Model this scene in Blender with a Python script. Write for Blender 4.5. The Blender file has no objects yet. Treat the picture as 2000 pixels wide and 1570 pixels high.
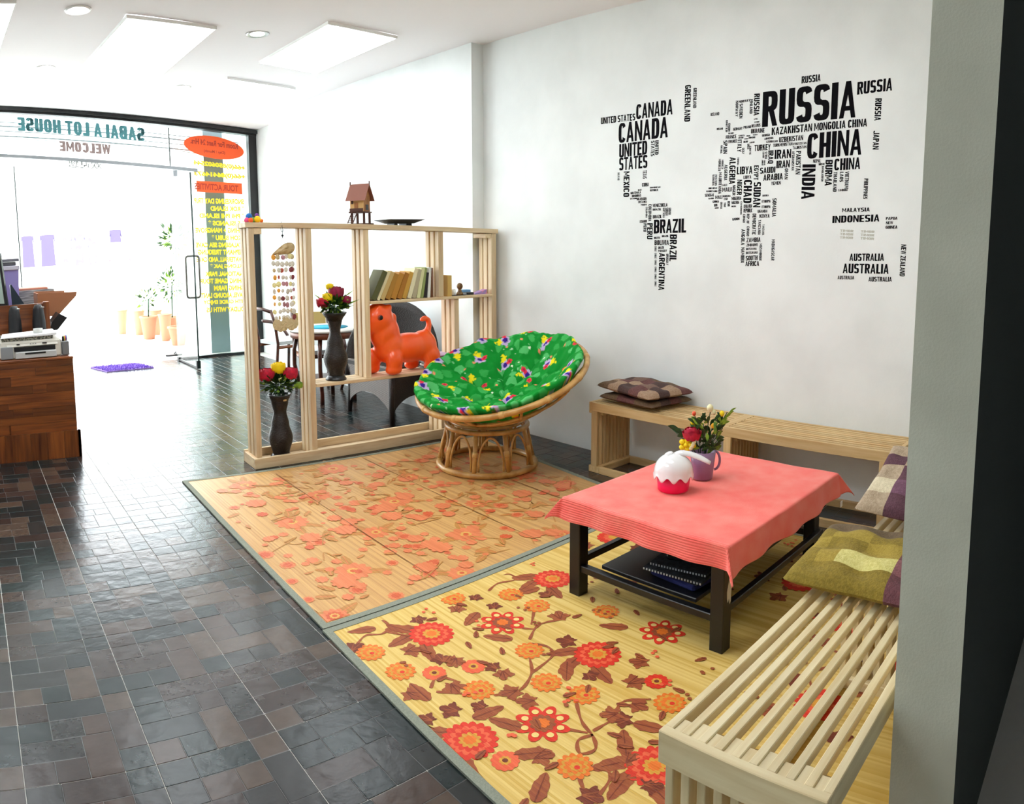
import bpy, bmesh, math, random
import numpy as np
from mathutils import Vector, Matrix, noise
random.seed(7)
PI = math.pi
SC = bpy.context.scene
COL = SC.collection

# ------------------------------------------------------------ camera
F = 1443.967; CYV = -156.975; CAMZ = 1.5536
cd = bpy.data.cameras.new('camera'); cam = bpy.data.objects.new('camera', cd); COL.objects.link(cam)
SC.camera = cam
cd.type = 'PANO'
cd.clip_start = 0.02
cd.panorama_type = 'CENTRAL_CYLINDRICAL'
cd.central_cylindrical_range_u_min = -1000 / F; cd.central_cylindrical_range_u_max = 1000 / F
cd.central_cylindrical_range_v_min = -(785 - CYV) / F; cd.central_cylindrical_range_v_max = (785 + CYV) / F
cd.central_cylindrical_radius = 1
_y, _p, _r = -0.7413277711, -0.1076394851, -0.00138661717
cam.matrix_world = (Matrix.Translation((0, 0, CAMZ)) @ Matrix.Rotation(_y, 4, 'Z') @ Matrix.Rotation(_p, 4, 'X')
                    @ Matrix.Rotation(PI / 2, 4, 'X') @ Matrix.Rotation(_r, 4, 'Z'))

# ------------------------------------------------------------ world, exposure
SKY = 10.5; PANEL = 6.5; LAMP = 60.0
w = bpy.data.worlds.new('sky'); SC.world = w; w.use_nodes = True
bg = w.node_tree.nodes['Background']; bg.inputs['Color'].default_value = (0.90, 0.96, 1.0, 1); bg.inputs['Strength'].default_value = SKY
SC.view_settings.view_transform = 'Standard'; SC.view_settings.look = 'None'
SC.view_settings.exposure = 0.0; SC.view_settings.gamma = 1; SC.view_settings.use_curve_mapping = False
SC.cycles.max_bounces = 10; SC.cycles.diffuse_bounces = 6; SC.cycles.glossy_bounces = 4; SC.cycles.transparent_max_bounces = 16
SC.cycles.caustics_reflective = False; SC.cycles.caustics_refractive = False
SC.cycles.sample_clamp_indirect = 8

# ------------------------------------------------------------ helpers
class MB:
    """collects shapes; every face remembers a material slot"""
    def __init__(s, tf=None):
        s.v = []; s.f = []; s.m = []; s.sm = []; s.tf = tf
    def add(s, vs, fs, m=0, sm=False):
        b = len(s.v)
        s.v += [tuple(s.tf(Vector(v))) if s.tf else tuple(v) for v in vs]
        s.f += [tuple(b + i for i in f) for f in fs]
        s.m += [m] * len(fs); s.sm += [sm] * len(fs)
        return s
    def box(s, x0, y0, z0, x1, y1, z1, m=0, bev=0.0):
        if x1 < x0: x0, x1 = x1, x0
        if y1 < y0: y0, y1 = y1, y0
        if z1 < z0: z0, z1 = z1, z0
        b = min(bev, (x1 - x0) * .3, (y1 - y0) * .3, (z1 - z0) * .3)
        if b <= 0:
            vs = [(x, y, z) for x in (x0, x1) for y in (y0, y1) for z in (z0, z1)]
            return s.add(vs, [(0, 1, 3, 2), (4, 6, 7, 5), (0, 4, 5, 1), (2, 3, 7, 6), (0, 2, 6, 4), (1, 5, 7, 3)], m)
        # chamfered box
        vs = []; idx = {}
        for i, x in enumerate((x0, x1)):
            for j, y in enumerate((y0, y1)):
                for k, z in enumerate((z0, z1)):
                    sx = b if i == 0 else -b; sy = b if j == 0 else -b; sz = b if k == 0 else -b
                    idx[i, j, k, 0] = len(vs); vs.append((x, y + sy, z + sz))
                    idx[i, j, k, 1] = len(vs); vs.append((x + sx, y, z + sz))
                    idx[i, j, k, 2] = len(vs); vs.append((x + sx, y + sy, z))
        g = lambda i, j, k, a: idx[i, j, k, a]
        fs = [(g(0,0,0,0), g(0,0,1,0), g(0,1,1,0), g(0,1,0,0)), (g(1,0,0,0), g(1,1,0,0), g(1,1,1,0), g(1,0,1,0)),
              (g(0,0,0,1), g(1,0,0,1), g(1,0,1,1), g(0,0,1,1)), (g(0,1,0,1), g(0,1,1,1), g(1,1,1,1), g(1,1,0,1)),
              (g(0,0,0,2), g(0,1,0,2), g(1,1,0,2), g(1,0,0,2)), (g(0,0,1,2), g(1,0,1,2), g(1,1,1,2), g(0,1,1,2))]
        for k in (0, 1):
            for j in (0, 1): fs.append((g(0,j,k,1), g(1,j,k,1), g(1,j,k,2), g(0,j,k,2)))
            for i in (0, 1): fs.append((g(i,0,k,0), g(i,1,k,0), g(i,1,k,2), g(i,0,k,2)))
        for i in (0, 1):
            for j in (0, 1): fs.append((g(i,j,0,0), g(i,j,1,0), g(i,j,1,1), g(i,j,0,1)))
        for i in (0, 1):
            for j in (0, 1):
                for k in (0, 1): fs.append((g(i,j,k,0), g(i,j,k,1), g(i,j,k,2)))
        return s.add(vs, fs, m)
    def prism(s, poly, z0, z1, m=0, axis='z'):
        """poly: 2-D outline; extruded along axis"""
        n = len(poly)
        P = {'z': lambda a, b, c: (a, b, c), 'y': lambda a, b, c: (a, c, b), 'x': lambda a, b, c: (c, a, b)}[axis]
        vs = [P(a, b, z0) for a, b in poly] + [P(a, b, z1) for a, b in poly]
        fs = [tuple(range(n - 1, -1, -1)), tuple(range(n, 2 * n))] + [(i, (i + 1) % n, n + (i + 1) % n, n + i) for i in range(n)]
        return s.add(vs, fs, m)
    def tube(s, pts, r, n=8, m=0, closed=False, caps=True, flat=1.0):
        pts = [Vector(p) for p in pts]; k = len(pts)
        rs = r if isinstance(r, (list, tuple)) else [r] * k
        vs = []; up = None
        for i, p in enumerate(pts):
            if closed: t = pts[(i + 1) % k] - pts[i - 1]
            else: t = pts[min(i + 1, k - 1)] - pts[max(i - 1, 0)]
            if t.length < 1e-9: t = Vector((0, 0, 1))
            t.normalize()
            if up is None: up = t.orthogonal().normalized()
            up = up - t * up.dot(t)
            if up.length < 1e-6: up = t.orthogonal()
            up.normalize(); sd = t.cross(up)
            for j in range(n):
                a = 2 * PI * j / n
                vs.append(p + (up * math.cos(a) + sd * math.sin(a) * flat) * rs[i])
        fs = []
        for i in range(k if closed else k - 1):
            a = i * n; b = ((i + 1) % k) * n
            for j in range(n): fs.append((a + j, a + (j + 1) % n, b + (j + 1) % n, b + j))
        if caps and not closed: fs += [tuple(range(n - 1, -1, -1)), tuple(range((k - 1) * n, k * n))]
        return s.add(vs, fs, m, True)
    def lathe(s, prof, c=(0, 0, 0), n=32, m=0, sm=True, fn=None):
        vs = []
        for r, z in prof:
            for j in range(n):
                a = 2 * PI * j / n
                rr = max(r, 1e-4)
                if fn: rr *= fn(a, z)
                vs.append((c[0] + rr * math.cos(a), c[1] + rr * math.sin(a), c[2] + z))
        fs = [(i * n + j, i * n + (j + 1) % n, (i + 1) * n + (j + 1) % n, (i + 1) * n + j) for i in range(len(prof) - 1) for j in range(n)]
        if prof[0][0] > 1e-3: fs.append(tuple(range(n - 1, -1, -1)))
        if prof[-1][0] > 1e-3: fs.append(tuple((len(prof) - 1) * n + j for j in range(n)))
        return s.add(vs, fs, m, sm)
    def ball(s, c, r, n=10, m=0, sc=(1, 1, 1)):
        prof = [(r * math.sin(PI * i / n), -r * math.cos(PI * i / n)) for i in range(n + 1)]
        b = MB(); b.lathe(prof, (0, 0, 0), n * 2)
        return s.add([(c[0] + v[0] * sc[0], c[1] + v[1] * sc[1], c[2] + v[2] * sc[2]) for v in b.v], b.f, m, True)
    def grid(s, fn, nu, nv, m=0, sm=True, mf=None):
        vs = [fn(i / nu, j / nv) for j in range(nv + 1) for i in range(nu + 1)]
        fs = [(j * (nu + 1) + i, j * (nu + 1) + i + 1, (j + 1) * (nu + 1) + i + 1, (j + 1) * (nu + 1) + i) for j in range(nv) for i in range(nu)]
        b = len(s.f)
        s.add(vs, fs, m, sm)
        if mf:
            for j in range(nv):
                for i in range(nu): s.m[b + j * nu + i] = mf((i + .5) / nu, (j + .5) / nv)
        return s

def wloc(o):
    l = Vector((0, 0, 0))
    while o is not None:
        l += o.location; o = o.parent
    return l

def link(name, me, mats, parent=None, loc=None):
    o = bpy.data.objects.new(name, me)
    for m in (mats if isinstance(mats, (list, tuple)) else [mats]):
        if m is not None: me.materials.append(m)
    COL.objects.link(o)
    if parent is not None: o.parent = parent
    if loc is not None: o.location = loc
    return o

def obj(name, mb, mats, parent=None, origin=None, fixn=True):
    """world-space shapes -> one mesh object, its origin at its parent's base (or at origin)"""
    L = wloc(parent) if parent is not None else (Vector(origin) if origin is not None else Vector((0, 0, 0)))
    me = bpy.data.meshes.new(name)
    me.from_pydata([tuple(Vector(v) - L) for v in mb.v], [], mb.f)
    me.polygons.foreach_set('material_index', mb.m); me.polygons.foreach_set('use_smooth', mb.sm)
    if fixn:
        bm = bmesh.new(); bm.from_mesh(me); bmesh.ops.recalc_face_normals(bm, faces=bm.faces); bm.to_mesh(me); bm.free()
    me.update()
    o = link(name, me, mats, parent)
    if parent is None: o.location = L
    return o

def thing(name, label, cat, loc, group=None):
    o = bpy.data.objects.new(name, None); COL.objects.link(o); o.location = loc; o.empty_display_size = .1
    o['label'] = label; o['category'] = cat
    if group: o['group'] = group
    return o
def tag(o, label, cat, group=None):
    o['label'] = label; o['category'] = cat
    if group: o['group'] = group
    return o
def struct(name, mb, mats, parent=None, **k):
    o = obj(name, mb, mats, parent, **k)
    if parent is None: o['kind'] = 'structure'
    return o

# ------------------------------------------------------------ materials
def srgb(h):
    h = h.lstrip('#'); c = [int(h[i:i + 2], 16) / 255 for i in (0, 2, 4)]
    return tuple(x / 12.92 if x <= .04045 else ((x + .055) / 1.055) ** 2.4 for x in c) + (1,)
class NT:
    def __init__(s, name):
        s.mat = bpy.data.materials.new(name); s.mat.use_nodes = True; s.t = s.mat.node_tree; s.N = s.t.nodes; s.p = s.N['Principled BSDF']
    def n(s, typ, **k):
        x = s.N.new(typ)
        for a, b in k.items():
            if a in x.inputs: x.inputs[a].default_value = b
            else: setattr(x, a, b)
        return x
    def l(s, a, b): s.t.links.new(a, b)
def mat(name, c, rough=.6, c2=None, scale=20, detail=4, stretch=(1, 1, 1), bump=0, bscale=None, metal=0, spec=.5, coat=0, sss=0, emit=0, ramp=(.35, .65), rand=0, alpha=1):
    q = NT(name); p = q.p
    c = srgb(c) if isinstance(c, str) else c
    p.inputs['Base Color'].default_value = c; p.inputs['Roughness'].default_value = rough; p.inputs['Metallic'].default_value = metal
    p.inputs['Specular IOR Level'].default_value = spec; p.inputs['Coat Weight'].default_value = coat
    if sss: p.inputs['Subsurface Weight'].default_value = sss; p.inputs['Subsurface Scale'].default_value = .02
    if emit: p.inputs['Emission Color'].default_value = c; p.inputs['Emission Strength'].default_value = emit
    if alpha < 1: p.inputs['Alpha'].default_value = alpha
    if c2 is not None or bump:
        tc = q.n('ShaderNodeTexCoord'); mp = q.n('ShaderNodeMapping'); mp.inputs['Scale'].default_value = stretch
        oi = q.n('ShaderNodeObjectInfo'); ad = q.n('ShaderNodeVectorMath', operation='MULTIPLY_ADD')
        ad.inputs[1].default_value = (37, 17, 53); q.l(oi.outputs['Random'], ad.inputs[0]); q.l(tc.outputs['Object'], ad.inputs[2])
        q.l(ad.outputs[0], mp.inputs['Vector'])
        nz = q.n('ShaderNodeTexNoise', Scale=scale, Detail=detail); q.l(mp.outputs[0], nz.inputs['Vector'])
        if c2 is not None:
            c2 = srgb(c2) if isinstance(c2, str) else c2
            cr = q.n('ShaderNodeValToRGB'); cr.color_ramp.elements[0].position = ramp[0]; cr.color_ramp.elements[1].position = ramp[1]
            cr.color_ramp.elements[0].color = c; cr.color_ramp.elements[1].color = c2; q.l(nz.outputs['Fac'], cr.inputs[0])
            out = cr.outputs[0]
            if rand:
                hs = q.n('ShaderNodeHueSaturation'); mr = q.n('ShaderNodeMapRange'); mr.inputs[3].default_value = 1 - rand; mr.inputs[4].default_value = 1 + rand
                q.l(oi.outputs['Random'], mr.inputs[0]); q.l(mr.outputs[0], hs.inputs['Value']); q.l(out, hs.inputs['Color']); out = hs.outputs[0]
            q.l(out, p.inputs['Base Color'])
        if bump:
            b = q.n('ShaderNodeBump', Strength=bump, Distance=.01); src = nz
            if bscale:
                src = q.n('ShaderNodeTexNoise', Scale=bscale, Detail=4); q.l(mp.outputs[0], src.inputs['Vector'])
            q.l(src.outputs['Fac'], b.inputs['Height']); q.l(b.outputs[0], p.inputs['Normal'])
    return q.mat
M = {}
M['wall'] = mat('white_plaster', '#ebefef', .75, '#e3e7e7', 3, 3, bump=.04, bscale=60)
M['ceil'] = mat('white_ceiling_paint', '#f5f1f3', .8)
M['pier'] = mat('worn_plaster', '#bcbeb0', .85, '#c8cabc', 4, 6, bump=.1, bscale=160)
M['pier_shade'] = mat('plaster_in_shade', '#333a39', .9)  # plaster turned away from the light, its shade put into the colour
M['black'] = mat('black_frame', '#0d0d0f', .35)
M['blackp'] = mat('black_plastic', '#15161a', .4, spec=.4)
M['ink'] = mat('black_vinyl', '#07060c', .8, spec=.1)
M['inkgrey'] = mat('grey_vinyl', '#b9b9ad', .6)
M['steel'] = mat('brushed_steel', '#b8b8b4', .3, metal=.9)
M['white'] = mat('white_plastic', '#f2f2f0', .25, spec=.5)
M['whitem'] = mat('matt_white', '#f4f4f2', .7)
for ax, st in (('x', (1, 14, 14)), ('y', (14, 1, 14)), ('z', (14, 14, 1))):
    M['pine' + ax] = mat('pine_' + ax, '#d9bd8b', .55, '#c19a62', 3.0, 6, st, bump=.08, rand=.12, ramp=(.3, .75))
    M['pale' + ax] = mat('pale_pine_' + ax, '#e6d7b0', .5, '#cdb583', 3.0, 6, st, bump=.08, rand=.08, ramp=(.35, .8))
    M['rose' + ax] = mat('pinkish_pine_' + ax, '#e3cfaa', .55, '#c8a67e', 3.0, 6, st, bump=.08, rand=.12, ramp=(.3, .75))
    M['acacia' + ax] = mat('acacia_' + ax, '#8f4f22', .35, '#4f230f', 3.0, 6, st, bump=.05, rand=.35, ramp=(.3, .75), coat=.2)
M['darkwood'] = mat('dark_red_wood', '#5b2a17', .35, '#35150c', 6, 5, (1, 1, 4), coat=.3)
M['tableblack'] = mat('black_lacquer', '#121318', .35, spec=.5)
M['wicker'] = mat('dark_wicker', '#17100e', .55, '#221814', 80, 2, bump=.5, bscale=120)
M['rattan'] = mat('rattan_cane', '#b07c38', .4, '#d3a662', 12, 4, bump=.1, coat=.2)
M['rattan_l'] = mat('rattan_binding', '#d6ab68', .5)
M['clay'] = mat('terracotta', '#c98f70', .8)
M['leaf'] = mat('leaf_green', '#2f5e1c', .5, '#173a12', 30, 3, rand=.2)
M['leaf2'] = mat('yellow_green_leaf', '#8fae2c', .5, '#55802a', 30, 3)
M['stem'] = mat('stem_green', '#1d4422', .6)
M['red'] = mat('crimson_petals', '#d3143a', .55, '#a80c34', 40, 2)
M['yellow'] = mat('yellow_petals', '#f7d90a', .55)
M['cream'] = mat('cream_petals', '#efe9b8', .6)
M['purple'] = mat('purple_shag', '#9472cc', .9, '#b096e0', 40, 2)
M['kraft'] = mat('brown_board', '#9c6644', .8)
M['paper'] = mat('white_paper', '#f3f3f5', .8)

def glass_mat():
    q = NT('clear_glass'); q.N.remove(q.p)
    tr = q.n('ShaderNodeBsdfTransparent'); tr.inputs[0].default_value = (.97, .99, .98, 1)
    gl = q.n('ShaderNodeBsdfGlossy', Roughness=.02); fr = q.n('ShaderNodeFresnel', IOR=1.3); mx = q.n('ShaderNodeMixShader')
    gm = q.n('ShaderNodeNewGeometry'); inv = q.n('ShaderNodeMath', operation='SUBTRACT'); inv.inputs[0].default_value = 1; q.l(gm.outputs['Backfacing'], inv.inputs[1]); ml = q.n('ShaderNodeMath', operation='MULTIPLY'); q.l(fr.outputs[0], ml.inputs[0]); q.l(inv.outputs[0], ml.inputs[1]); q.l(ml.outputs[0], mx.inputs[0]); q.l(tr.outputs[0], mx.inputs[1]); q.l(gl.outputs[0], mx.inputs[2])
    q.l(mx.outputs[0], q.N['Material Output'].inputs['Surface']); return q.mat
M['glass'] = glass_mat()

def tile_mat():
    q = NT('slate_tile'); p = q.p
    oi = q.n('ShaderNodeObjectInfo'); at = q.n('ShaderNodeAttribute', attribute_name='block', attribute_type='GEOMETRY')
    ad = q.n('ShaderNodeMath', operation='MULTIPLY_ADD'); ad.inputs[1].default_value = 91.7; q.l(oi.outputs['Random'], ad.inputs[0]); q.l(at.outputs['Fac'], ad.inputs[2])
    wn = q.n('ShaderNodeTexWhiteNoise', noise_dimensions='1D'); q.l(ad.outputs[0], wn.inputs['W'])
    cr = q.n('ShaderNodeValToRGB'); cr.color_ramp.interpolation = 'CONSTANT'; e = cr.color_ramp.elements
    e[0].color = srgb('#1d2729'); e[0].position = 0
    cols = [(.2, '#2a2c2c'), (.38, '#382c28'), (.52, '#4a3a32'), (.66, '#1c2b2c'), (.8, '#54453a'), (.92, '#3d322e')]
    e[1].position = cols[0][0]; e[1].color = srgb(cols[0][1])
    for a, b in cols[1:]:
        x = e.new(a); x.color = srgb(b)
    q.l(wn.outputs[0], cr.inputs[0])
    tc = q.n('ShaderNodeTexCoord'); mp = q.n('ShaderNodeVectorMath', operation='MULTIPLY_ADD'); mp.inputs[1].default_value = (9, 5, 7)
    q.l(oi.outputs['Random'], mp.inputs[0]); q.l(tc.outputs['Object'], mp.inputs[2])
    nz = q.n('ShaderNodeTexNoise', Scale=22, Detail=6); q.l(mp.outputs[0], nz.inputs['Vector'])
    mr = q.n('ShaderNodeMapRange'); mr.inputs[3].default_value = .5; mr.inputs[4].default_value = 1.05; q.l(nz.outputs['Fac'], mr.inputs[0])
    hs = q.n('ShaderNodeHueSaturation'); q.l(mr.outputs[0], hs.inputs['Value']); q.l(cr.outputs[0], hs.inputs['Color']); q.l(hs.outputs[0], p.inputs['Base Color'])
    p.inputs['Roughness'].default_value = .22; p.inputs['Specular IOR Level'].default_value = .31
    n2 = q.n('ShaderNodeTexNoise', Scale=14, Detail=3); q.l(mp.outputs[0], n2.inputs['Vector'])
    b = q.n('ShaderNodeBump', Strength=.22, Distance=.01); q.l(n2.outputs['Fac'], b.inputs['Height']); q.l(b.outputs[0], p.inputs['Normal'])
    return q.mat
M['tile'] = tile_mat()
M['groove'] = mat('tile_groove', '#3b3b3a', .35)
M['grout'] = mat('pale_grout', '#c4c2bc', .7)
M['concrete'] = mat('pale_concrete', '#dcdcd8', .9)

def slat_mat(name, c1, c2, axis_x=True, scale=1.0, rough=.45):
    """woven bamboo strips: 9 mm strips along Y, each with its own tint and a groove"""
    q = NT(name); p = q.p; tc = q.n('ShaderNodeTexCoord'); sp = q.n('ShaderNodeSeparateXYZ'); q.l(tc.outputs['Object'], sp.inputs[0])
    mu = q.n('ShaderNodeMath', operation='MULTIPLY'); mu.inputs[1].default_value = 110 * scale; q.l(sp.outputs['X'], mu.inputs[0])
    fl = q.n('ShaderNodeMath', operation='FLOOR'); q.l(mu.outputs[0], fl.inputs[0])
    wn = q.n('ShaderNodeTexWhiteNoise', noise_dimensions='1D'); q.l(fl.outputs[0], wn.inputs['W'])
    mx = q.n('ShaderNodeMix', data_type='RGBA'); mx.inputs[6].default_value = srgb(c1); mx.inputs[7].default_value = srgb(c2); q.l(wn.outputs[0], mx.inputs[0])
    q.l(mx.outputs[2], p.inputs['Base Color'])
    fr = q.n('ShaderNodeMath', operation='FRACT'); q.l(mu.outputs[0], fr.inputs[0])
    pp = q.n('ShaderNodeMath', operation='PINGPONG'); pp.inputs[1].default_value = .5; q.l(fr.outputs[0], pp.inputs[0])
    mn = q.n('ShaderNodeMath', operation='MINIMUM'); mn.inputs[1].default_value = .2; q.l(pp.outputs[0], mn.inputs[0])
    b = q.n('ShaderNodeBump', Strength=.5, Distance=.004); q.l(mn.outputs[0], b.inputs['Height']); q.l(b.outputs[0], p.inputs['Normal'])
    p.inputs['Roughness'].default_value = rough; p.inputs['Specular IOR Level'].default_value = .315
    return q.mat

def wood(ax, kind='pine'): return M[kind + ax]

# ============================================================ SETTING
XW = 4.075            # map wall
XF = 3.95             # proud wall beyond the shelf
YC = 4.80; YF = 8.84; YG = 10.03
XL, YB = -2.6, -3.2   # walls out of view
def zc(x, y):
    s = min(max((y - 5.0) / 5.03, 0), 1)
    return 3.165 + s * (.055 + .105 * (4.25 - x))
def zh(x): return 3.22 + .105 * (4.25 - x)

# floor: slab with individual tiles
fl = struct('floor', MB().box(XL, YB, -.12, 4.4, 10.03, -.0018), M['grout'])
BL = [(0,0,.27,.25),(.27,0,.76,.25),(.76,0,1,.25),(0,.25,.27,.5),(.27,.25,.54,.5),(.54,.25,.76,.5),(.76,.25,1,.75),(0,.5,.5,.75),(.5,.5,.76,1),(0,.75,.25,1),(.25,.75,.5,1),(.76,.75,1,1)]
tm = MB(); S = .4; g = .0052
tm.add([(g, -g, -.0009), (S - g, -g, -.0009), (S - g, -S + g, -.0009), (g, -S + g, -.0009)], [(3, 2, 1, 0)], 1)
tm.add([(g, -g, -.006), (S - g, -g, -.006), (S - g, -S + g, -.006), (g, -S + g, -.006), (g, -g, -.0009), (S - g, -g, -.0009), (S - g, -S + g, -.0009), (g, -S + g, -.0009)],
       [(0, 1, 5, 4), (1, 2, 6, 5), (2, 3, 7, 6), (3, 0, 4, 7)], 0)
nb = len(tm.f); blk = [0.0] * nb
for bi, (u0, v0, u1, v1) in enumerate(BL):
    e = .0012; ch = .0014; h = .0008 * ((bi * 7) % 5) / 5 * .6
    x0, x1, y0, y1 = u0 * S + e, u1 * S - e, -v1 * S + e, -v0 * S - e
    tm.add([(x0, y0, -.0009), (x1, y0, -.0009), (x1, y1, -.0009), (x0, y1, -.0009), (x0 + ch, y0 + ch, -h), (x1 - ch, y0 + ch, -h), (x1 - ch, y1 - ch, -h), (x0 + ch, y1 - ch, -h)],
           [(4, 5, 6, 7), (0, 1, 5, 4), (1, 2, 6, 5), (2, 3, 7, 6), (3, 0, 4, 7)], 0)
    blk += [bi * 1.37 + .5] * 5
tme = bpy.data.meshes.new('tile'); tme.from_pydata(tm.v, [], tm.f); tme.polygons.foreach_set('material_index', tm.m)
a = tme.attributes.new('block', 'FLOAT', 'FACE'); a.data.foreach_set('value', blk)
tme.materials.append(M['tile']); tme.materials.append(M['groove']); tme.update()
for c in range(-4, 8):
    for r in range(-14, 9):
        o = bpy.data.objects.new('tile', tme); COL.objects.link(o); o.parent = fl
        o.location = (.8723 + .4 * c, 4.4602 - .4 * r, 0)

# ceiling (slopes gently up to the street side)
cm = MB(); cm.grid(lambda u, v: (XL + u * (4.4 - XL), YB + v * (YG - YB + .02), zc(XL + u * (4.4 - XL), YB + v * (YG - YB))), 14, 44)
cm.grid(lambda u, v: (XL + u * (4.4 - XL), YB + v * (YG - YB + .02), zc(XL + u * (4.4 - XL), YB + v * (YG - YB)) + .15), 14, 44)
struct('ceiling', cm, M['ceil'])
T = 4.1
struct('wall_right', MB().box(XW, .463, 0, 4.45, YC, 3.3), M['wall'])
struct('wall_right_far', MB().box(XF, YC, 0, 4.45, YF, 3.35), M['wall'])
struct('wall_right_corner', MB().box(4.25, YF, 0, 4.45, YG + .1, 3.5), M['wall'])
struct('wall_left', MB().box(XL - .15, YB, 0, XL, YG, T), M['wall'])
struct('wall_back', MB().box(XL - .15, YB - .15, 0, 4.45, YB, T), M['wall'])
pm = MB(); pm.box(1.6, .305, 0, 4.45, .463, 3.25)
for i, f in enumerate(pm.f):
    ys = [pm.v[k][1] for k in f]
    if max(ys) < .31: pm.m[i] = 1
struct('wall_partition', pm, [M['pier'], M['pier_shade']])
struct('wall_side', MB().box(4.3, YB, 0, 4.45, .305, 3.3), M['pier_shade'])

# ---- glazed street front
FR = thing('shopfront', 'black framed glazed street front with reversed sign lettering at far end of room', 'glass front', (2.0, YG, 0))
def hdr(y0, y1, da, db, x0=XL, x1=4.25):
    m = MB(); n = 12
    for i in range(n):
        a = x0 + (x1 - x0) * i / n; b = x0 + (x1 - x0) * (i + 1) / n
        m.add([(a, y0, zh(a) - da), (b, y0, zh(b) - da), (b, y0, zh(b) - db), (a, y0, zh(a) - db), (a, y1, zh(a) - da), (b, y1, zh(b) - da), (b, y1, zh(b) - db), (a, y1, zh(a) - db)],
              [(0, 1, 2, 3), (4, 5, 6, 7), (0, 1, 5, 4), (3, 2, 6, 7), (0, 3, 7, 4), (1, 2, 6, 5)])
    return m
obj('top_beam', hdr(YG - .06, YG + .06, .085, .0), M['black'], FR)
obj('blind_box', hdr(YG - .11, YG - .06, .06, .015), M['black'], FR)
obj('frame_post', MB().box(4.13, YG - .05, 0, 4.25, YG + .05, 3.3), M['black'], FR)
obj('sill_rail', MB().box(2.96, YG - .03, 0, 4.13, YG + .03, .03), M['black'], FR)
greym = mat('grey_aluminium', '#8f9296', .4, metal=.4)
blade = mat('pale_louvre', '#9aa0a4', .6)
obj('transom_rail', MB().add([(XL, YG - .03, 3.32), (3.35, YG - .03, 2.68), (3.35, YG - .03, 2.635), (XL, YG - .03, 3.28), (XL, YG + .03, 3.32), (3.35, YG + .03, 2.68), (3.35, YG + .03, 2.635), (XL, YG + .03, 3.28)],
    [(0, 1, 2, 3), (4, 5, 6, 7), (0, 1, 5, 4), (3, 2, 6, 7), (0, 3, 7, 4), (1, 2, 6, 5)]), greym, FR)
for i, (d, t) in enumerate([(.15, .012), (.20, .02), (.27, .012), (.335, .018), (.37, .008)]):
    obj('shutter_slat', hdr(YG + .25, YG + .27, d + t, d, XL, 3.75 if i > 1 else 4.1), blade, FR)
def pane(x0, x1, z0, top=None, name='pane'):
    m = MB(); z1a = top or zh(x0) - .085; z1b = top or zh(x1) - .085
    m.add([(x0, YG - .004, z0), (x1, YG - .004, z0), (x1, YG - .004, z1b), (x0, YG - .004, z1a), (x0, YG + .004, z0), (x1, YG + .004, z0), (x1, YG + .004, z1b), (x0, YG + .004, z1a)],
          [(0, 1, 2, 3), (4, 5, 6, 7), (0, 1, 5, 4), (3, 2, 6, 7), (0, 3, 7, 4), (1, 2, 6, 5)])
    return obj(name, m, M['glass'], FR)
pane(2.97, 4.13, .03); pane(.80, 2.955, 2.80); pane(XL, .79, .0)
edge = mat('green_glass_edge', '#20302c', .2)
obj('pane_edge', MB().box(.785, YG - .012, 0, .80, YG + .012, 2.8), edge, FR)
obj('pane_edge', MB().box(2.952, YG - .01, 2.7, 2.968, YG + .01, 3.25), edge, FR)

# the open door leaf, swung into the room
DR = thing('glass_door', 'frameless glass door leaf swung open into the room with long steel pull handle', 'door', (2.93, YG - .04, 0))
dl = MB().box(2.924, 9.06, .02, 2.936, 9.98, 2.53); obj('door_leaf', dl, M['glass'], DR)
obj('leaf_edge', MB().box(2.92, 9.048, .02, 2.94, 9.062, 2.53), edge, DR)
obj('bottom_rail', MB().box(2.915, 9.05, .008, 2.945, 9.98, .028), M['black'], DR)
obj('floor_lock', MB().box(2.905, 9.05, .008, 2.955, 9.10, .11), M['blackp'], DR)
obj('hinge_patch', MB().box(2.91, 9.90, .0, 2.95, 9.98, .05), M['blackp'], DR)
obj('door_closer', MB().box(2.90, 9.7, 2.55, 2.96, 9.99, 2.63), greym, DR)
def dpull(x):
    p = []; w_, h_, r = .05, .235, .045
    for k in range(33):
        t = k / 32 * 2 * PI
        p.append((x, 9.17 + .05 * max(-1, min(1, 1.25 * math.cos(t))), 1.20 + h_ * max(-1, min(1, 1.06 * math.sin(t)))))
    return p
hd = MB()
pts = []
for cx_, cz_, a0 in ((1, 1, 0), (-1, 1, 90), (-1, -1, 180), (1, -1, 270)):
    for k in range(7):
        a_ = math.radians(a0 + k * 15); pts.append((2.93 + cx_ * .055 + .035 * math.cos(a_), 9.13, 1.20 + cz_ * .235 + .035 * math.sin(a_)))
hd.tube(pts, .014, 10, closed=True)
obj('pull_handle', hd, mat('grey_steel', '#6f6c66', .4, metal=.5), DR)
def slip(cx, cy):
    m = MB(); m.prism([(cx + .13 * math.cos(t) , cy + .05 * math.sin(t)) for t in np.linspace(0, 2 * PI, 20, endpoint=False)], 0, .02)
    m2 = MB().tube([(cx + .02, cy - .05, .02), (cx + .03, cy, .06), (cx + .02, cy + .05, .02)], .008, 6)
    return m, m2

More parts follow.
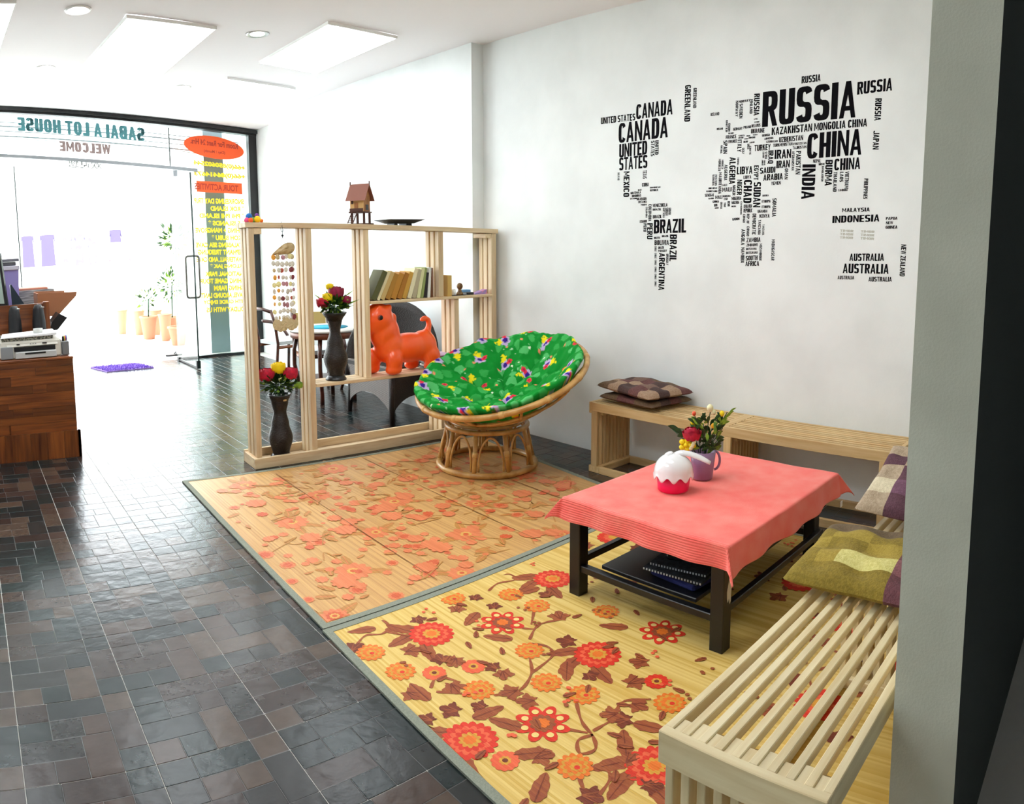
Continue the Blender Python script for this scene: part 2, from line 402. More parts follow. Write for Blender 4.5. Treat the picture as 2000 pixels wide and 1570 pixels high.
# ---- lettering helpers
def text_mesh(txt, bold=.0, font=None, ext=0.0):
    cu = bpy.data.curves.new('t', 'FONT'); cu.body = txt; cu.offset = bold; cu.resolution_u = 3; cu.fill_mode = 'BOTH' if ext else 'FRONT'; cu.extrude = ext
    if font: cu.font = font
    o = bpy.data.objects.new('t', cu); COL.objects.link(o)
    dg = bpy.context.evaluated_depsgraph_get(); dg.update()
    me = bpy.data.meshes.new_from_object(o.evaluated_get(dg), depsgraph=dg)
    bpy.data.objects.remove(o); bpy.data.curves.remove(cu)
    n = len(me.vertices); co = np.empty(n * 3, np.float32); me.vertices.foreach_get('co', co); co = co.reshape(-1, 3)
    mn = co.min(0); mx = co.max(0)
    co[:, 0] = (co[:, 0] - mn[0]) / max(mx[0] - mn[0], 1e-6); co[:, 1] = (co[:, 1] - mn[1]) / max(mx[1] - mn[1], 1e-6)
    if ext: co[:, 2] /= ext
    return me, co
def letters(name, txt, O, U, V, m, parent, bold=.0, font=None, thick=.0006):
    """text stretched on the parallelogram O, O+U, O+V as vinyl of real (0.6 mm) thickness"""
    me, co = text_mesh(txt, bold, font, .01)
    O, U, V = np.array(O, float), np.array(U, float), np.array(V, float); N = np.cross(U, V); N /= np.linalg.norm(N)
    L = np.array(wloc(parent))
    P = O + co[:, :1] * U + co[:, 1:2] * V + co[:, 2:3] * N * thick - L
    me.vertices.foreach_set('co', P.astype(np.float32).ravel()); me.name = name; me.update()
    me.materials.clear()
    return link(name, me, m, parent)


GT, GY = .40, .155
def _arc(cx_, cy_, rx, ry, a0, a1, n=None):
    n = n or max(3, int(abs(a1 - a0) / 18)); o = []; i_ = []
    for k in range(n + 1):
        a = math.radians(a0 + (a1 - a0) * k / n); c, s = math.cos(a), math.sin(a)
        sx = math.copysign(abs(c) ** .62, c); sy = math.copysign(abs(s) ** .62, s)
        o.append((cx_ + rx * sx, cy_ + ry * sy)); i_.append((cx_ + (rx - GT) * sx, cy_ + (ry - GY) * sy))
    return [[o[k], o[k + 1], i_[k + 1], i_[k]] for k in range(n)]
def _b(x0, y0, x1, y1): return [[(x0, y0), (x1, y0), (x1, y1), (x0, y1)]]
def _mir(qs): return [[(1 - x, y) for x, y in q] for q in qs]
V0 = _b(0, 0, GT, 1); V1 = _b(1 - GT, 0, 1, 1); HT = lambda x1=1: _b(0, 1 - GY, x1, 1); HB = lambda x1=1: _b(0, 0, x1, GY); HM = lambda x1=1, y=.5: _b(0, y - GY / 2, x1, y + GY / 2)
AL = [[(0, 0), (.27, 0), (.63, 1), (.35, 1)]]; VL = [[(0, 1), (.29, 1), (.63, 0), (.36, 0)]]
G_ = {'A': (AL + _mir(AL) + _b(.2, .2, .8, .33), 1.04), 'B': (V0 + HT(.5) + HB(.5) + HM(.5) + _arc(.5, .715, .5, .285, -90, 90) + _arc(.5, .285, .5, .285, -90, 90), 1), 'C': (_arc(.5, .5, .5, .5, 28, 332, 18), 1),
 'D': (V0 + HT(.5) + HB(.5) + _arc(.5, .5, .5, .5, -90, 90, 10), 1), 'E': (V0 + HT(.88) + HB(.88) + HM(.8), .88), 'F': (V0 + HT(.88) + HM(.8), .86), 'G': (_arc(.5, .5, .5, .5, 28, 350, 18) + _b(.52, .38, 1, .38 + GY) + _b(1 - GT, .1, 1, .5), 1),
 'H': (V0 + V1 + HM(), 1), 'I': (V0, GT), 'J': (_b(.6, .25, .9, 1) + _arc(.4, .25, .5, .25, 180, 360), .9), 'K': (V0 + [[(.28, .36), (.28, .62), (.68, 1), (1, 1)]] + [[(.40, .56), (.70, 0), (1.02, 0), (.62, .72)]], 1.02), 'L': (V0 + HB(.82), .82),
 'M': (_b(0, 0, .24, 1) + _b(.96, 0, 1.2, 1) + [[(0, 1), (.26, 1), (.68, .2), (.52, .2)], [(1.2, 1), (.94, 1), (.52, .2), (.68, .2)]], 1.2), 'N': (_b(0, 0, .27, 1) + _b(.73, 0, 1, 1) + [[(0, 1), (.28, 1), (1, 0), (.72, 0)]], 1), 'O': (_arc(.5, .5, .5, .5, 0, 360, 20), 1),
 'P': (V0 + HT(.5) + HM(.5, .5) + _arc(.5, .715, .5, .285, -90, 90), 1), 'Q': (_arc(.5, .5, .5, .5, 0, 360, 20) + [[(.5, .25), (.7, .3), (1.05, -.04), (.8, -.08)]], 1), 'R': (V0 + HT(.5) + HM(.5, .5) + _arc(.5, .715, .5, .285, -90, 90) + [[(.42, .46), (.74, .5), (1.02, 0), (.70, 0)]], 1.02),
 'S': (_arc(.5, .715, .5, .285, 15, 270, 12) + _arc(.5, .285, .5, .285, 90, -165, 12), 1), 'T': (_b(0, 1 - GY, .96, 1) + _b(.33, 0, .63, 1), .96), 'U': (_b(0, .25, GT, 1) + _b(1 - GT, .25, 1, 1) + _arc(.5, .25, .5, .25, 180, 360, 10), 1), 'V': (VL + _mir(VL), 1),
 'W': ([[(x * .72, y) for x, y in q] for q in VL + _mir(VL)] + [[(.6 + x * .72, y) for x, y in q] for q in VL + _mir(VL)], 1.32), 'X': ([[(0, 0), (.32, 0), (1, 1), (.68, 1)], [(0, 1), (.32, 1), (1, 0), (.68, 0)]], 1), 'Y': ([[(0, 1), (.3, 1), (.64, .4), (.36, .4)], [(1, 1), (.7, 1), (.36, .4), (.64, .4)]] + _b(.35, 0, .65, .48), 1),
 'Z': (HT(.94) + HB(.94) + [[(0, .1), (.32, .1), (.94, .9), (.62, .9)]], .94), '.': (_b(0, 0, GT, GY), GT)}
def word(name, txt, O, U, V, m, parent, gap=.11, thick=.0006, fat=0):
    """condensed block capitals cut from vinyl, stretched on O, U, V"""
    polys = []; x = 0
    for ch in txt:
        if ch == ' ': x += .45; continue
        g_, ad = G_[ch]
        for sx_, sy_ in (((0, 0),) if not fat else ((-fat, 0), (fat, 0), (0, fat * .6), (0, -fat * .6))): polys += [[(x + px + sx_, py + sy_) for px, py in q] for q in g_]
        x += ad + gap
    W_ = x - gap; O, U, V = Vector(O), Vector(U), Vector(V); N = U.cross(V).normalized(); mb = MB()
    for k_, q in enumerate(polys):
        P_ = [O - N * (.00002 * (k_ % 23)) + U * (a / W_) + V * b for a, b in q]; mb.add(P_ + [p + N * (thick + .00004 * (k_ % 23)) for p in P_], [(3, 2, 1, 0), (4, 5, 6, 7), (0, 1, 5, 4), (1, 2, 6, 5), (2, 3, 7, 6), (3, 0, 4, 7)])
    return obj(name, mb, m, parent, fixn=False)

# ---- wall decal: the world map of country names
WORDS = """UNITED STATES|3514,2387,-311,0,0,46
CANADA|3196,2392,-306,8,0,99
CANADA|3349,2243,-425,11,0,135
UNITED|3341,2143,-245,9,0,92
STATES|3340,2054,-248,8,0,88
UNITED|3029,2240,0,-95,-29,0
STATES|3064,2239,0,-103,-30,0
GREENLAND|2796,2577,0,-233,-46,0
GREENLAND|2730,2553,0,-126,-26,0
ICELAND|2593,2367,-64,2,0,19
IRELAND|2544,2277,-46,0,0,13
MEXICO|3298,2045,0,-176,-52,0
HAWAII|3353,2040,0,-53,-18,0
TEXAS|3129,2046,0,-57,-33,0
CUBA|3135,1936,-58,1,0,25
DOMINICAN|3067,1922,-88,1,0,11
REPUBLIC|3066,1902,-71,2,0,13
BELIZE|3169,1908,-31,2,0,11
GUATEMALA|3234,1887,-90,3,0,16
HONDURAS|3222,1866,-80,3,0,17
SALVADOR|3238,1851,-59,1,0,11
NICARAGUA|3179,1844,-87,2,0,18
COSTA RICA|3166,1824,-77,2,0,15
PANAMA|3141,1807,-51,1,0,12
COLUMBIA|3075,1817,0,-116,-25,0
COLUMBIA|3099,1798,0,-74,-15,0
VENEZUELA|3041,1795,-125,3,0,23
BRAZIL|3039,1772,-71,1,0,14
BRAZIL|3037,1719,-74,2,0,23
GUYANA|2954,1791,0,-68,-17,0
SURINAM|2934,1791,0,-52,-24,0
GUIANA|2907,1790,0,-47,-21,0
BRAZIL|3027,1617,-266,10,0,93
ECUADOR|3149,1690,-62,3,0,17
PERU|3116,1686,0,-57,-26,0
PERU|3084,1688,0,-110,-47,0
BRAZIL|2891,1613,0,-180,-57,0
BOLIVIA|3024,1580,-52,3,0,15
BRAZIL|2958,1593,-55,2,0,14
BOLIVIA|3019,1539,-121,3,0,34
BRAZIL|2986,1514,-48,3,0,16
PARAGUAY|2985,1492,-71,4,0,16
CHILE|3017,1533,0,-37,-16,0
CHILE|3016,1486,0,-37,-16,0
CHILE|3014,1439,0,-37,-15,0
CHILE|3013,1392,0,-39,-15,0
CHILE|3012,1344,0,-38,-15,0
CHILE|3011,1296,0,-38,-15,0
ARGENTINA|2978,1487,0,-254,-49,0
URUGUAY|2918,1483,0,-77,-19,0
NORWAY|2410,2448,0,-97,-19,0
SWEDEN|2381,2429,0,-90,-23,0
NORWAY|2387,2434,-80,4,0,15
FINLAND|2308,2450,0,-86,-20,0
RUSSIA|2279,2482,0,-132,-39,0
LATVIA|2276,2324,-26,2,0,9
ESTONIA|2272,2306,-36,2,0,9
BELARUS|2291,2280,-62,3,0,18
POLAND|2348,2275,-53,2,0,16
GERMANY|2422,2267,-66,2,0,17
UKRAINE|2294,2243,-95,3,0,27
UNITED|2478,2333,0,-72,-14,0
KINGDOM|2460,2315,0,-53,-16,0
BELGIUM|2457,2247,-39,1,0,9
FRANCE|2475,2217,-77,3,0,22
FRANCE|2455,2191,-61,1,0,20
SWISS|2382,2229,-43,1,0,9
AUSTRIA|2384,2215,-38,1,0,10
HUNGARY|2325,2226,-26,1,0,7
MOLDOVA|2280,2230,-34,1,0,7
ROMANIA|2309,2212,-48,2,0,12
SERBIA|2341,2209,-30,1,0,6
BULGARIA|2345,2188,-32,2,0,12
ALBANIA|2302,2184,-37,2,0,9
GREECE|2317,2182,0,-34,-15,0
CRETE|2301,2168,0,-53,-12,0
SPAIN|2491,2209,0,-82,-29,0
PORTUGAL|2512,2181,0,-52,-14,0
ITALY|2388,2210,0,-76,-30,0
SICILY|2353,2158,0,-39,-16,0
TURKEY|2266,2135,-113,4,0,37
GEORGIA|2215,2221,-56,3,0,14
ARMENIA|2198,2201,-63,4,0,13
AZERBAIJAN|2185,2182,-79,3,0,13
SYRIA|2190,2130,0,-45,-16,0
LEBANON|2207,2131,0,-39,-12,0
JORDAN|2211,2081,0,-34,-11,0
ISRAEL|2196,2078,0,-32,-10,0
IRAQ|2168,2136,0,-80,-37,0
IRAN|2123,2084,-112,4,0,54
IRAN|2108,2028,-90,4,0,45
SAUDI|2221,1996,-107,6,0,37
ARABIA|2196,1953,-135,7,0,39
OMAN|2050,2026,0,-65,-23,0
YEMEN|2140,1926,-65,4,0,21
AFGHANISTAN|2005,2128,0,-114,-17,0
MOROCCO|2524,2095,0,-76,-17,0
MOROCCO|2501,2089,0,-58,-14,0
MAURITANIA|2519,2010,0,-135,-22,0
ALGERIA|2479,2058,0,-99,-23,0
ALGERIA|2442,2103,0,-168,-45,0
TUNISIA|2386,2102,0,-51,-12,0
LIBYA|2387,1995,-113,3,0,47
LIBYA|2337,1966,-56,2,0,21
EGYPT|2264,2048,0,-90,-33,0
WESTERN|2548,1999,0,-71,-16,0
SAHARA|2567,1999,0,-71,-15,0
NIGER|2382,1962,0,-95,-36,0
MALI|2489,1887,-67,3,0,28
MALI|2490,1922,-34,2,0,14
NIGER|2414,1930,0,-65,-21,0
GUINEA BISSAU|2595,1907,-65,1,0,10
MAURITANIA|2611,1887,-85,0,0,12
SENEGAL|2621,1858,-71,2,0,19
GAMBIA|2593,1841,-43,1,0,11
MALI|2541,1842,-53,2,0,23
BURKINA|2484,1854,-57,2,0,12
FASO|2476,1836,-27,1,0,15
GUINEA|2560,1819,-48,1,0,15
SIERRA|2550,1795,-27,1,0,18
GHANA|2501,1825,0,-45,-15,0
TOGO|2475,1823,0,-31,-15,0
BENIN|2448,1829,0,-33,-18,0
LIBERIA|2543,1781,-31,2,0,9
NIGERIA|2419,1835,-71,3,0,21
NIGERIA|2418,1811,-56,2,0,17
NIGERIA|2419,1791,-34,1,0,10
CHAD|2333,1960,0,-144,-58,0
SUDAN|2262,1946,0,-155,-51,0
CAMEROON|2353,1827,0,-81,-12,0
CENTRAL AFRICAN|2329,1786,-59,3,0,21
REPUBLIC|2329,1758,-63,2,0,24
ERITREA|2198,1857,-43,2,0,11
ETHIOPIA|2201,1819,-61,2,0,17
ETHIOPIA|2200,1786,-61,2,0,16
SOMALIA|2126,1847,0,-113,-27,0
UGANDA|2228,1757,-69,3,0,18
KENYA|2214,1725,-71,3,0,23
CONGO|2332,1748,0,-53,-16,0
DEMOCRATIC|2263,1752,0,-131,-26,0
REP. OF|2304,1750,0,-61,-18,0
CONGO|2302,1673,0,-62,-19,0
GABON|2409,1707,-52,4,0,16
TANZANIA|2221,1715,0,-94,-19,0
TANZANIA|2191,1688,0,-69,-14,0
ANGOLA|2340,1654,0,-100,-26,0
NAMIBIA|2338,1540,0,-99,-25,0
ZAMBIA|2301,1572,-100,6,0,29
ZIMBABWE|2300,1546,-81,5,0,18
BOTSWANA|2302,1523,-76,5,0,14
BOTSWANA|2302,1498,-84,6,0,16
SOUTH|2302,1458,-84,6,0,30
AFRICA|2303,1423,-98,6,0,30
MOZAMBIQUE|2206,1567,0,-106,-17,0
MADAGASCAR|2122,1596,0,-130,-22,0
RUSSIA|1960,2523,-124,8,0,41
RUSSIA|2218,2278,-616,39,0,210
RUSSIA|1602,2444,-213,19,0,71
RUSSIA|1488,2421,0,-126,-39,0
JAPAN|1490,2237,0,-104,-37,0
KAZAKHSTAN MONGOLIA CHINA|2149,2227,-618,37,0,45
UZBEKISTAN|2096,2182,-160,10,0,31
TURKMENISTAN|2137,2156,-131,7,0,19
KYRGYZSTAN|2003,2163,-91,5,0,14
TAJIKISTAN|2002,2139,-91,5,0,17
CHINA|1906,2080,-350,24,0,148
CHINA|1725,2012,-164,9,0,68
PAKISTAN|1977,2129,0,-139,-32,0
INDIA|1932,2049,0,-208,-87,0
NEPAL|1864,2057,-51,2,0,20
BHUTAN|1826,2042,-37,2,0,12
BANGLADESH|1805,2038,0,-90,-13,0
BURMA|1782,2074,0,-152,-46,0
THAILAND|1727,2005,0,-118,-23,0
LAOS|1687,2005,0,-60,-23,0
VIETNAM|1654,2007,0,-99,-25,0
CAMBODIA|1693,1891,-60,3,0,13
PHILIPPINES|1533,1967,0,-118,-25,0
MALAYSIA|1662,1770,-173,9,0,23
INDONESIA|1722,1705,-296,18,0,41
PAPUA|1388,1733,-70,4,0,17
NEW|1386,1708,-42,3,0,16
GUINEA|1387,1682,-71,4,0,18
AUSTRALIA|1602,1486,-215,11,0,43
AUSTRALIA|1641,1412,-287,12,0,57
AUSTRALIA|1672,1374,-105,5,0,21
AUSTRALIA|1476,1372,-143,8,0,28
NEW ZEALAND|1287,1597,0,-183,-31,0"""

MAP = thing('map_decal', 'large black word-map decal of the world made of country names on white wall', 'wall decal', (XW, 2.3, 1.9))
fnt = None
for ln in WORDS.split('\n'):
    t, n = ln.split('|'); n = [int(k) / 1000 for k in n.split(',')]
    big = max(abs(n[5]), abs(n[4]) if n[4] > n[5] else 0)
    o = word('word', t, (XW - .0002, n[0], n[1]), (0, n[2], n[3]), (0, n[4], n[5]), M['ink'], MAP)
    o['label'] = 'country name ' + t.title()
for y, z in ((1.67, 1.615), (1.539, 1.615)):
    for k in range(3):
        word('word', 'TIMOR', (XW - .0002, y, z + k * .02), (0, -.085, 0), (0, 0, .014), M['inkgrey'], MAP)['label'] = 'pale silver word Timor'

# ---- street-front lettering, readable from outside (so reversed from inside)
YS = YG - .008
teal = mat('teal_vinyl', '#4f9299', .5); brown = mat('brown_vinyl', '#9b8582', .5); grey = mat('charcoal_vinyl', '#7b7f7f', .5)
orange = mat('orange_vinyl', '#ff5a14', .5); yell = mat('yellow_vinyl', '#ffe21e', .5); dred = mat('dark_red_vinyl', '#b5300c', .5)
def sign(txt, xr, zr, xl, zl, h, m, bold=.02, y=YS):
    return letters('lettering', txt, (xr, y, zr), (xl - xr, 0, zl - zr), (0, 0, h), m, FR, bold)
word('lettering', 'SABAI A LOT HOUSE', (2.61, YS, 3.07), (-1.725, 0, .20), (0, 0, .17), teal, FR, .2, fat=.06)
word('lettering', 'WELCOME', (2.12, YS, 2.90), (-.69, 0, .075), (0, 0, .125), brown, FR, .2, fat=.07)
sign('欢迎您', 1.99, 2.70, 1.53, 2.745, .11, grey, .012)
ov = MB().prism([(3.62 + .45 * math.cos(t), 2.975 - .06 * math.cos(t) + .155 * math.sin(t)) for t in np.linspace(0, 2 * PI, 48, endpoint=False)], YS + .001, YS + .003, axis='y')
obj('oval_sticker', ov, orange, FR)
sign('Room For Rent 24 Hrs.', 3.98, 2.95, 3.27, 3.03, .08, dred, .035)
sign('(Day / Month)', 3.78, 2.87, 3.46, 2.90, .05, dred, .02)
sign('+66(0)850602544', 4.08, 2.635, 3.30, 2.72, .085, yell, .06)
sign('+66(0)86414673', 4.08, 2.51, 3.30, 2.57, .085, yell, .06)
obj('strip_sticker', MB().add([(4.02, YS + .001, 2.315), (3.33, YS + .001, 2.36), (3.33, YS + .001, 2.515), (4.02, YS + .001, 2.47), (4.02, YS + .003, 2.315), (3.33, YS + .003, 2.36), (3.33, YS + .003, 2.515), (4.02, YS + .003, 2.47)],
    [(0, 1, 2, 3), (4, 5, 6, 7), (0, 1, 5, 4), (3, 2, 6, 7), (0, 3, 7, 4), (1, 2, 6, 5)]), orange, FR)
sign('TOUR ACTIVITIES', 3.96, 2.35, 3.3, 2.395, .09, dred, .03)
lines = ['SNORKELING DAY TRIP', '* ROK ISLAND', '* PHI PHI ISLAND', '* 5 ISLANDS *', 'FISHING + MANGROVE', '* KOH BUBU *', '* TALABENG SEA CAVE', 'ELEPHANT TREKKING', '* WATERFALL AND CAVE', '* KLONG JAK *', '* NATIONAL PARK', 'FISHING GAME TOUR', 'FISHING FARM', 'TRAVEL AROUND LANTA', 'WITH GUIDE ENJOY', 'HOLIDAY WITH US']
for i, t in enumerate(lines):
    z = 2.17 - i * .1035; wd = min(.76, len(t) * .043)
    sign(t, 4.04, z, 4.04 - wd, z + .03 * wd / .76, .075, yell, .05)

# ---- ceiling lights
def cpt(x, y):
    s = (zc(x, y) - 1.5536) / (3.16 - 1.5536); return x * s, y * s
lit = mat('lit_panel', (.92, .97, 1, 1), .5, emit=PANEL)
lit_fill = mat('added_fill_panel', (.95, .98, 1, 1), .5, emit=12.5)  # for two unseen panels, added to brighten the near end of the room
bulb = mat('lit_lamp', (1, .97, 1, 1), .5, emit=LAMP)
for i, q in enumerate([[(2.659, 6.093), (2.672, 4.872), (3.325, 4.965), (3.309, 6.29)], [(1.16, 6.65), (1.237, 5.055), (1.937, 5.237), (1.938, 6.769)], [(2.64, 8.03), (2.6, 6.744), (3.419, 6.981), (3.3, 8.2)], [(-.42, 6.3), (-.40, 4.60), (.45, 4.74), (.392, 6.3)], [(-.2, 3.6), (-.2, 2.2), (.55, 2.2), (.55, 3.6)], [(1.7, 3.0), (1.7, 1.7), (2.45, 1.7), (2.45, 3.0)]]):
    L = [cpt(*p) for p in q]; n = len(L)
    cx_, cy_ = sum(p[0] for p in L) / 4, sum(p[1] for p in L) / 4
    t = thing('ceiling_panel', ['bright square ceiling light panel nearest the white right wall', 'large bright ceiling light panel left of the round downlight', 'bright ceiling light panel nearest the shop front', 'bright ceiling light panel cut off by the left photo edge', 'added fill light panel overhead out of view', 'added fill light panel overhead out of view'][i], 'ceiling light', (cx_, cy_, zc(cx_, cy_)), 'bright panels in the ceiling')
    def quad(s, dz):
        return [(cx_ + (x - cx_) * s, cy_ + (y - cy_) * s, zc(cx_ + (x - cx_) * s, cy_ + (y - cy_) * s) + dz) for x, y in L]
    m = MB(); m.add(quad(1, -.022) + quad(1, -.018), [(0, 1, 2, 3), (4, 5, 6, 7), (0, 1, 5, 4), (1, 2, 6, 5), (2, 3, 7, 6), (3, 0, 4, 7)]); obj('diffuser', m, lit if i < 4 else lit_fill, t)
    m = MB(); A_, B_ = quad(1.02, -.022), quad(1.0, -.022); A2, B2 = quad(1.02, .0), quad(1.0, .0)
    m.add(A_ + B_ + A2 + B2, [(0, 1, 5, 4), (1, 2, 6, 5), (2, 3, 7, 6), (3, 0, 4, 7), (0, 1, 9, 8), (1, 2, 10, 9), (2, 3, 11, 10), (3, 0, 8, 11)]); obj('trim_frame', m, M['whitem'], t)
for i, (x, y) in enumerate([(2.31, 5.323), (.879, 4.934), (.85, 6.516), (2.304, 7.214)]):
    x, y = cpt(x, y); z = zc(x, y)
    t = thing('downlight', ['round glowing downlight between the two large ceiling panels', 'round glowing downlight at the top left of the ceiling', 'faint downlight far left beyond the large ceiling panel', 'faint downlight near the shop front between panels'][i], 'downlight', (x, y, z), 'round downlights in the ceiling')
    obj('ring', MB().lathe([(.062, -.006), (.085, -.012), (.09, -.001), (.065, -.001)], (x, y, z), 28), M['steel'] if i == 0 else M['white'], t)
    obj('bulb', MB().lathe([(.001, -.016), (.04, -.013), (.06, -.004), (.06, -.001)], (x, y, z), 24), bulb, t)

# ============================================================ OUTSIDE
struct('ground', MB().box(-25, YG, -.13, 40, 70, -.02), M['concrete'])
struct('porch_slab', MB().box(-3, YG + .03, -.02, 7, 14.9, .0), mat('porch_tiles', '#e6e4de', .6))
col_shade = mat('grey_blue_in_shade', '#6f8388', .8); col_lit = mat('pale_blue_in_light', '#d5e3e8', .8)  # one column: shaded front and bright sides put into the two colours
m = MB().box(3.56, 10.34, 0, 3.86, 10.72, 4.2); 
for i, f in enumerate(m.f):
    if min(m.v[k][0] for k in f) == max(m.v[k][0] for k in f): m.m[i] = 1
tag(obj('porch_column', m, [col_shade, col_lit], origin=(3.71, 10.5, 0)), 'grey blue square porch column outside behind the yellow lettering', 'column')
struct('porch_side_wall', MB().box(4.5, YG + .1, 0, 4.7, 14.5, 4.2), mat('pale_green_paint', '#c3cfc8', .8))
struct('porch_roof', MB().box(-3, YG + .1, 4.2, 7, 12.2, 4.3), M['whitem'])
# far side of the street
BD = thing('shop_building', 'washed out white shop building with open stalls across the street', 'building', (6, 27.5, -.02))
wf = mat('sunlit_white_wall', '#f2f1ee', .9); lilac = mat('faded_violet_cloth', '#4f4668', .9); pinkc = mat('faded_pink_cloth', '#b3707e', .9); dk = mat('patterned_cloth', '#5f5a78', .9, '#c9c5d5', 6, 2, ramp=(.45, .55))
obj('wall', MB().box(-8, 27.5, 0, 22, 30, 6.5), wf, BD)
obj('roof', MB().prism([(26.3, 5.0), (30.2, 7.2), (30.2, 7.4), (26.3, 5.2)], -8.3, 22.3, axis='x'), wf, BD)
for x in (1.2, 4.6, 8.0, 11.5): obj('pillar', MB().box(x, 26.4, 0, x + .25, 26.65, 5.1), wf, BD)
gar = [(2.35, 2.35, .42, 1.1, lilac), (3.05, 2.35, .5, 1.1, lilac), (3.75, 2.25, .34, .9, dk), (4.2, 2.3, .38, 1.1, dk), (4.65, 2.2, .36, 1.0, dk), (1.75, 2.5, .45, .8, pinkc), (5.5, 2.4, .4, .45, lilac), (5.6, 1.5, .8, .35, pinkc), (8.3, 2.4, .3, 1.1, lilac), (8.75, 2.1, .3, .9, lilac)]
gl = ['long violet garment hanging in the stall across the street', 'wide violet garment hanging in the stall across the street', 'narrow patterned garment in the stall across the street', 'patterned dress hanging mid stall across the street', 'patterned dress at the right end of the stall', 'faded pink garment left of the violet ones', 'small blue violet cloth on the white wall opposite', 'low pink display shelf of goods opposite', 'tall lilac cloth hanging right of the street view', 'lower lilac cloth hanging right of the street view']
for i, (x, z, wd, h, mt) in enumerate(gar):
    m = MB(); m.prism([(x - wd * .5, z - h), (x + wd * .5, z - h), (x + wd * .42, z - .12), (x + wd * .55, z - .3), (x + wd * .5, z - .02), (x + wd * .2, z), (x - wd * .2, z), (x - wd * .5, z - .02), (x - wd * .55, z - .3), (x - wd * .42, z - .12)], 25.9, 26.0, axis='y')
    tag(obj('hanging_garment', m, mt, origin=(x, 25.9, z - h)), gl[i], 'garment', 'goods hanging across the street')
rk = thing('garment_rack', 'thin metal rack holding the garments across the street', 'rack', (4, 25.95, -.02))
obj('rail', MB().tube([(1.2, 25.95, 2.52), (9.2, 25.95, 2.45)], .02, 6), M['steel'], rk)
for x in (1.3, 4.9, 9.1): obj('post', MB().tube([(x, 25.95, -.02), (x, 25.95, 2.5)], .02, 6), M['steel'], rk)

def leafblob(mb, c, R_, n, s, mats=(0,), up=.3):
    for _ in range(n):
        d = Vector((random.gauss(0, 1), random.gauss(0, 1), random.gauss(0, 1)))
        d.normalize(); p = Vector(c) + Vector((d.x * R_[0], d.y * R_[1], d.z * R_[2])) * random.uniform(.3, 1)
        t = (d + Vector((0, 0, up))).normalized(); sd = t.cross(Vector((random.random() - .5, random.random() - .5, random.random() - .5))).normalized()
        l = s * random.uniform(.7, 1.3); nr = t.cross(sd) * l * .12
        mb.add([p, p + t * l * .4 + sd * l * .22 + nr, p + t * l, p + t * l * .4 - sd * l * .22 + nr], [(0, 1, 2), (0, 2, 3)], random.choice(mats), True)
def potted(x, y, zb, pr, ph, R_, zc_, n, s, label, group='potted plants on the porch'):
    t = thing('potted_plant', label, 'plant', (x, y, zb), group)
    obj('pot', MB().lathe([(pr * .65, 0), (pr, ph), (pr * 1.1, ph), (pr * 1.1, ph + .03), (pr * .9, ph + .03), (pr * .85, ph - .03), (.001, ph - .03)], (x, y, zb), 20), M['clay'], t)
    m = MB(); leafblob(m, (x, y, zc_), R_, n, s, (0, 1)); o = obj('foliage', m, [M['leaf'], M['leaf2']], t, fixn=False); o['kind'] = 'stuff'
    obj('stem', MB().tube([(x, y, zb + ph - .03), (x + .02, y, zc_)], .012, 6), M['stem'], t)
potted(3.42, 11.6, 0, .16, .28, (.22, .22, .25), 1.75, 110, .11, 'tall potted tree with leaves seen through the open door leaf')
potted(3.62, 12.6, 0, .18, .35, (.25, .25, .28), .95, 120, .1, 'bushy potted plant behind the steel door handle')
potted(3.22, 12.75, 0, .15, .38, (.2, .2, .2), .72, 60, .09, 'small leafed potted plant left of the door handle')
for i, (x, y) in enumerate([(2.98, 13.9), (3.22, 13.5), (3.50, 13.3), (3.40, 12.3)]):
    tag(obj('clay_pot', MB().lathe([(.07, 0), (.11, .42), (.13, .46), (.11, .47), (.1, .44), (.001, .42)], (x, y, 0), 18), M['clay'], origin=(x, y, 0)),
        ['tall clay pot at the left of the row outside the door', 'tall clay pot second in the row outside the door', 'tall clay pot third in the row outside the door', 'tall clay pot nearest the glass door leaf outside'][i], 'pot', 'tall clay pots outside the door')
m, m2 = slip(3.0, 10.45)
t = thing('sandal', 'dark sandal left on the pale floor just outside the glass door', 'sandal', (3.0, 10.45, 0)); obj('sole', m, M['blackp'], t); obj('strap', m2, M['blackp'], t)

# ============================================================ FLOOR MATS
def mat_thing(label, q, base, border, loc, zt=.007):
    t = thing('floor_mat', label, 'mat', loc, 'floral bamboo mats')
    cx_, cy_ = sum(p[0] for p in q) / 4, sum(p[1] for p in q) / 4
    def ins(d): 
        out = []
        for x, y in q:
            v = Vector((cx_ - x, cy_ - y)); out.append((x + math.copysign(d, v.x), y + math.copysign(d, v.y)))
        return out
    obj('woven_field', MB().prism(ins(.02)[::-1], .001, zt), base, t)
    A, B = list(q), ins(.032); n = 4; m = MB()
    for i in range(4):
        j = (i + 1) % 4
        v = [(*A[i], .0005), (*A[j], .0005), (*B[j], .0005), (*B[i], .0005), (*A[i], zt + .002), (*A[j], zt + .002), (*B[j], zt + .002), (*B[i], zt + .002)]
        m = MB().add(v, [(3, 2, 1, 0), (4, 5, 6, 7), (0, 1, 5, 4), (1, 2, 6, 5), (2, 3, 7, 6), (3, 0, 4, 7)]); obj('border_strip', m, border, t)
    return t
bor = mat('grey_green_binding', '#8e9384', .85, '#7c8275', 200, 2)
q1 = [(1.352, 4.66), (1.295, 2.535), (3.47, 2.56), (3.72, 4.49)]
q2 = [(1.287, 2.528), (1.205, .49), (3.58, .49), (3.50, 2.55)]
m1 = mat_thing('orange tan floral bamboo mat under the round rattan chair', q1, slat_mat('tan_bamboo', '#d8ac6c', '#c19058', rough=.33), bor, (1.3, 2.54, 0))
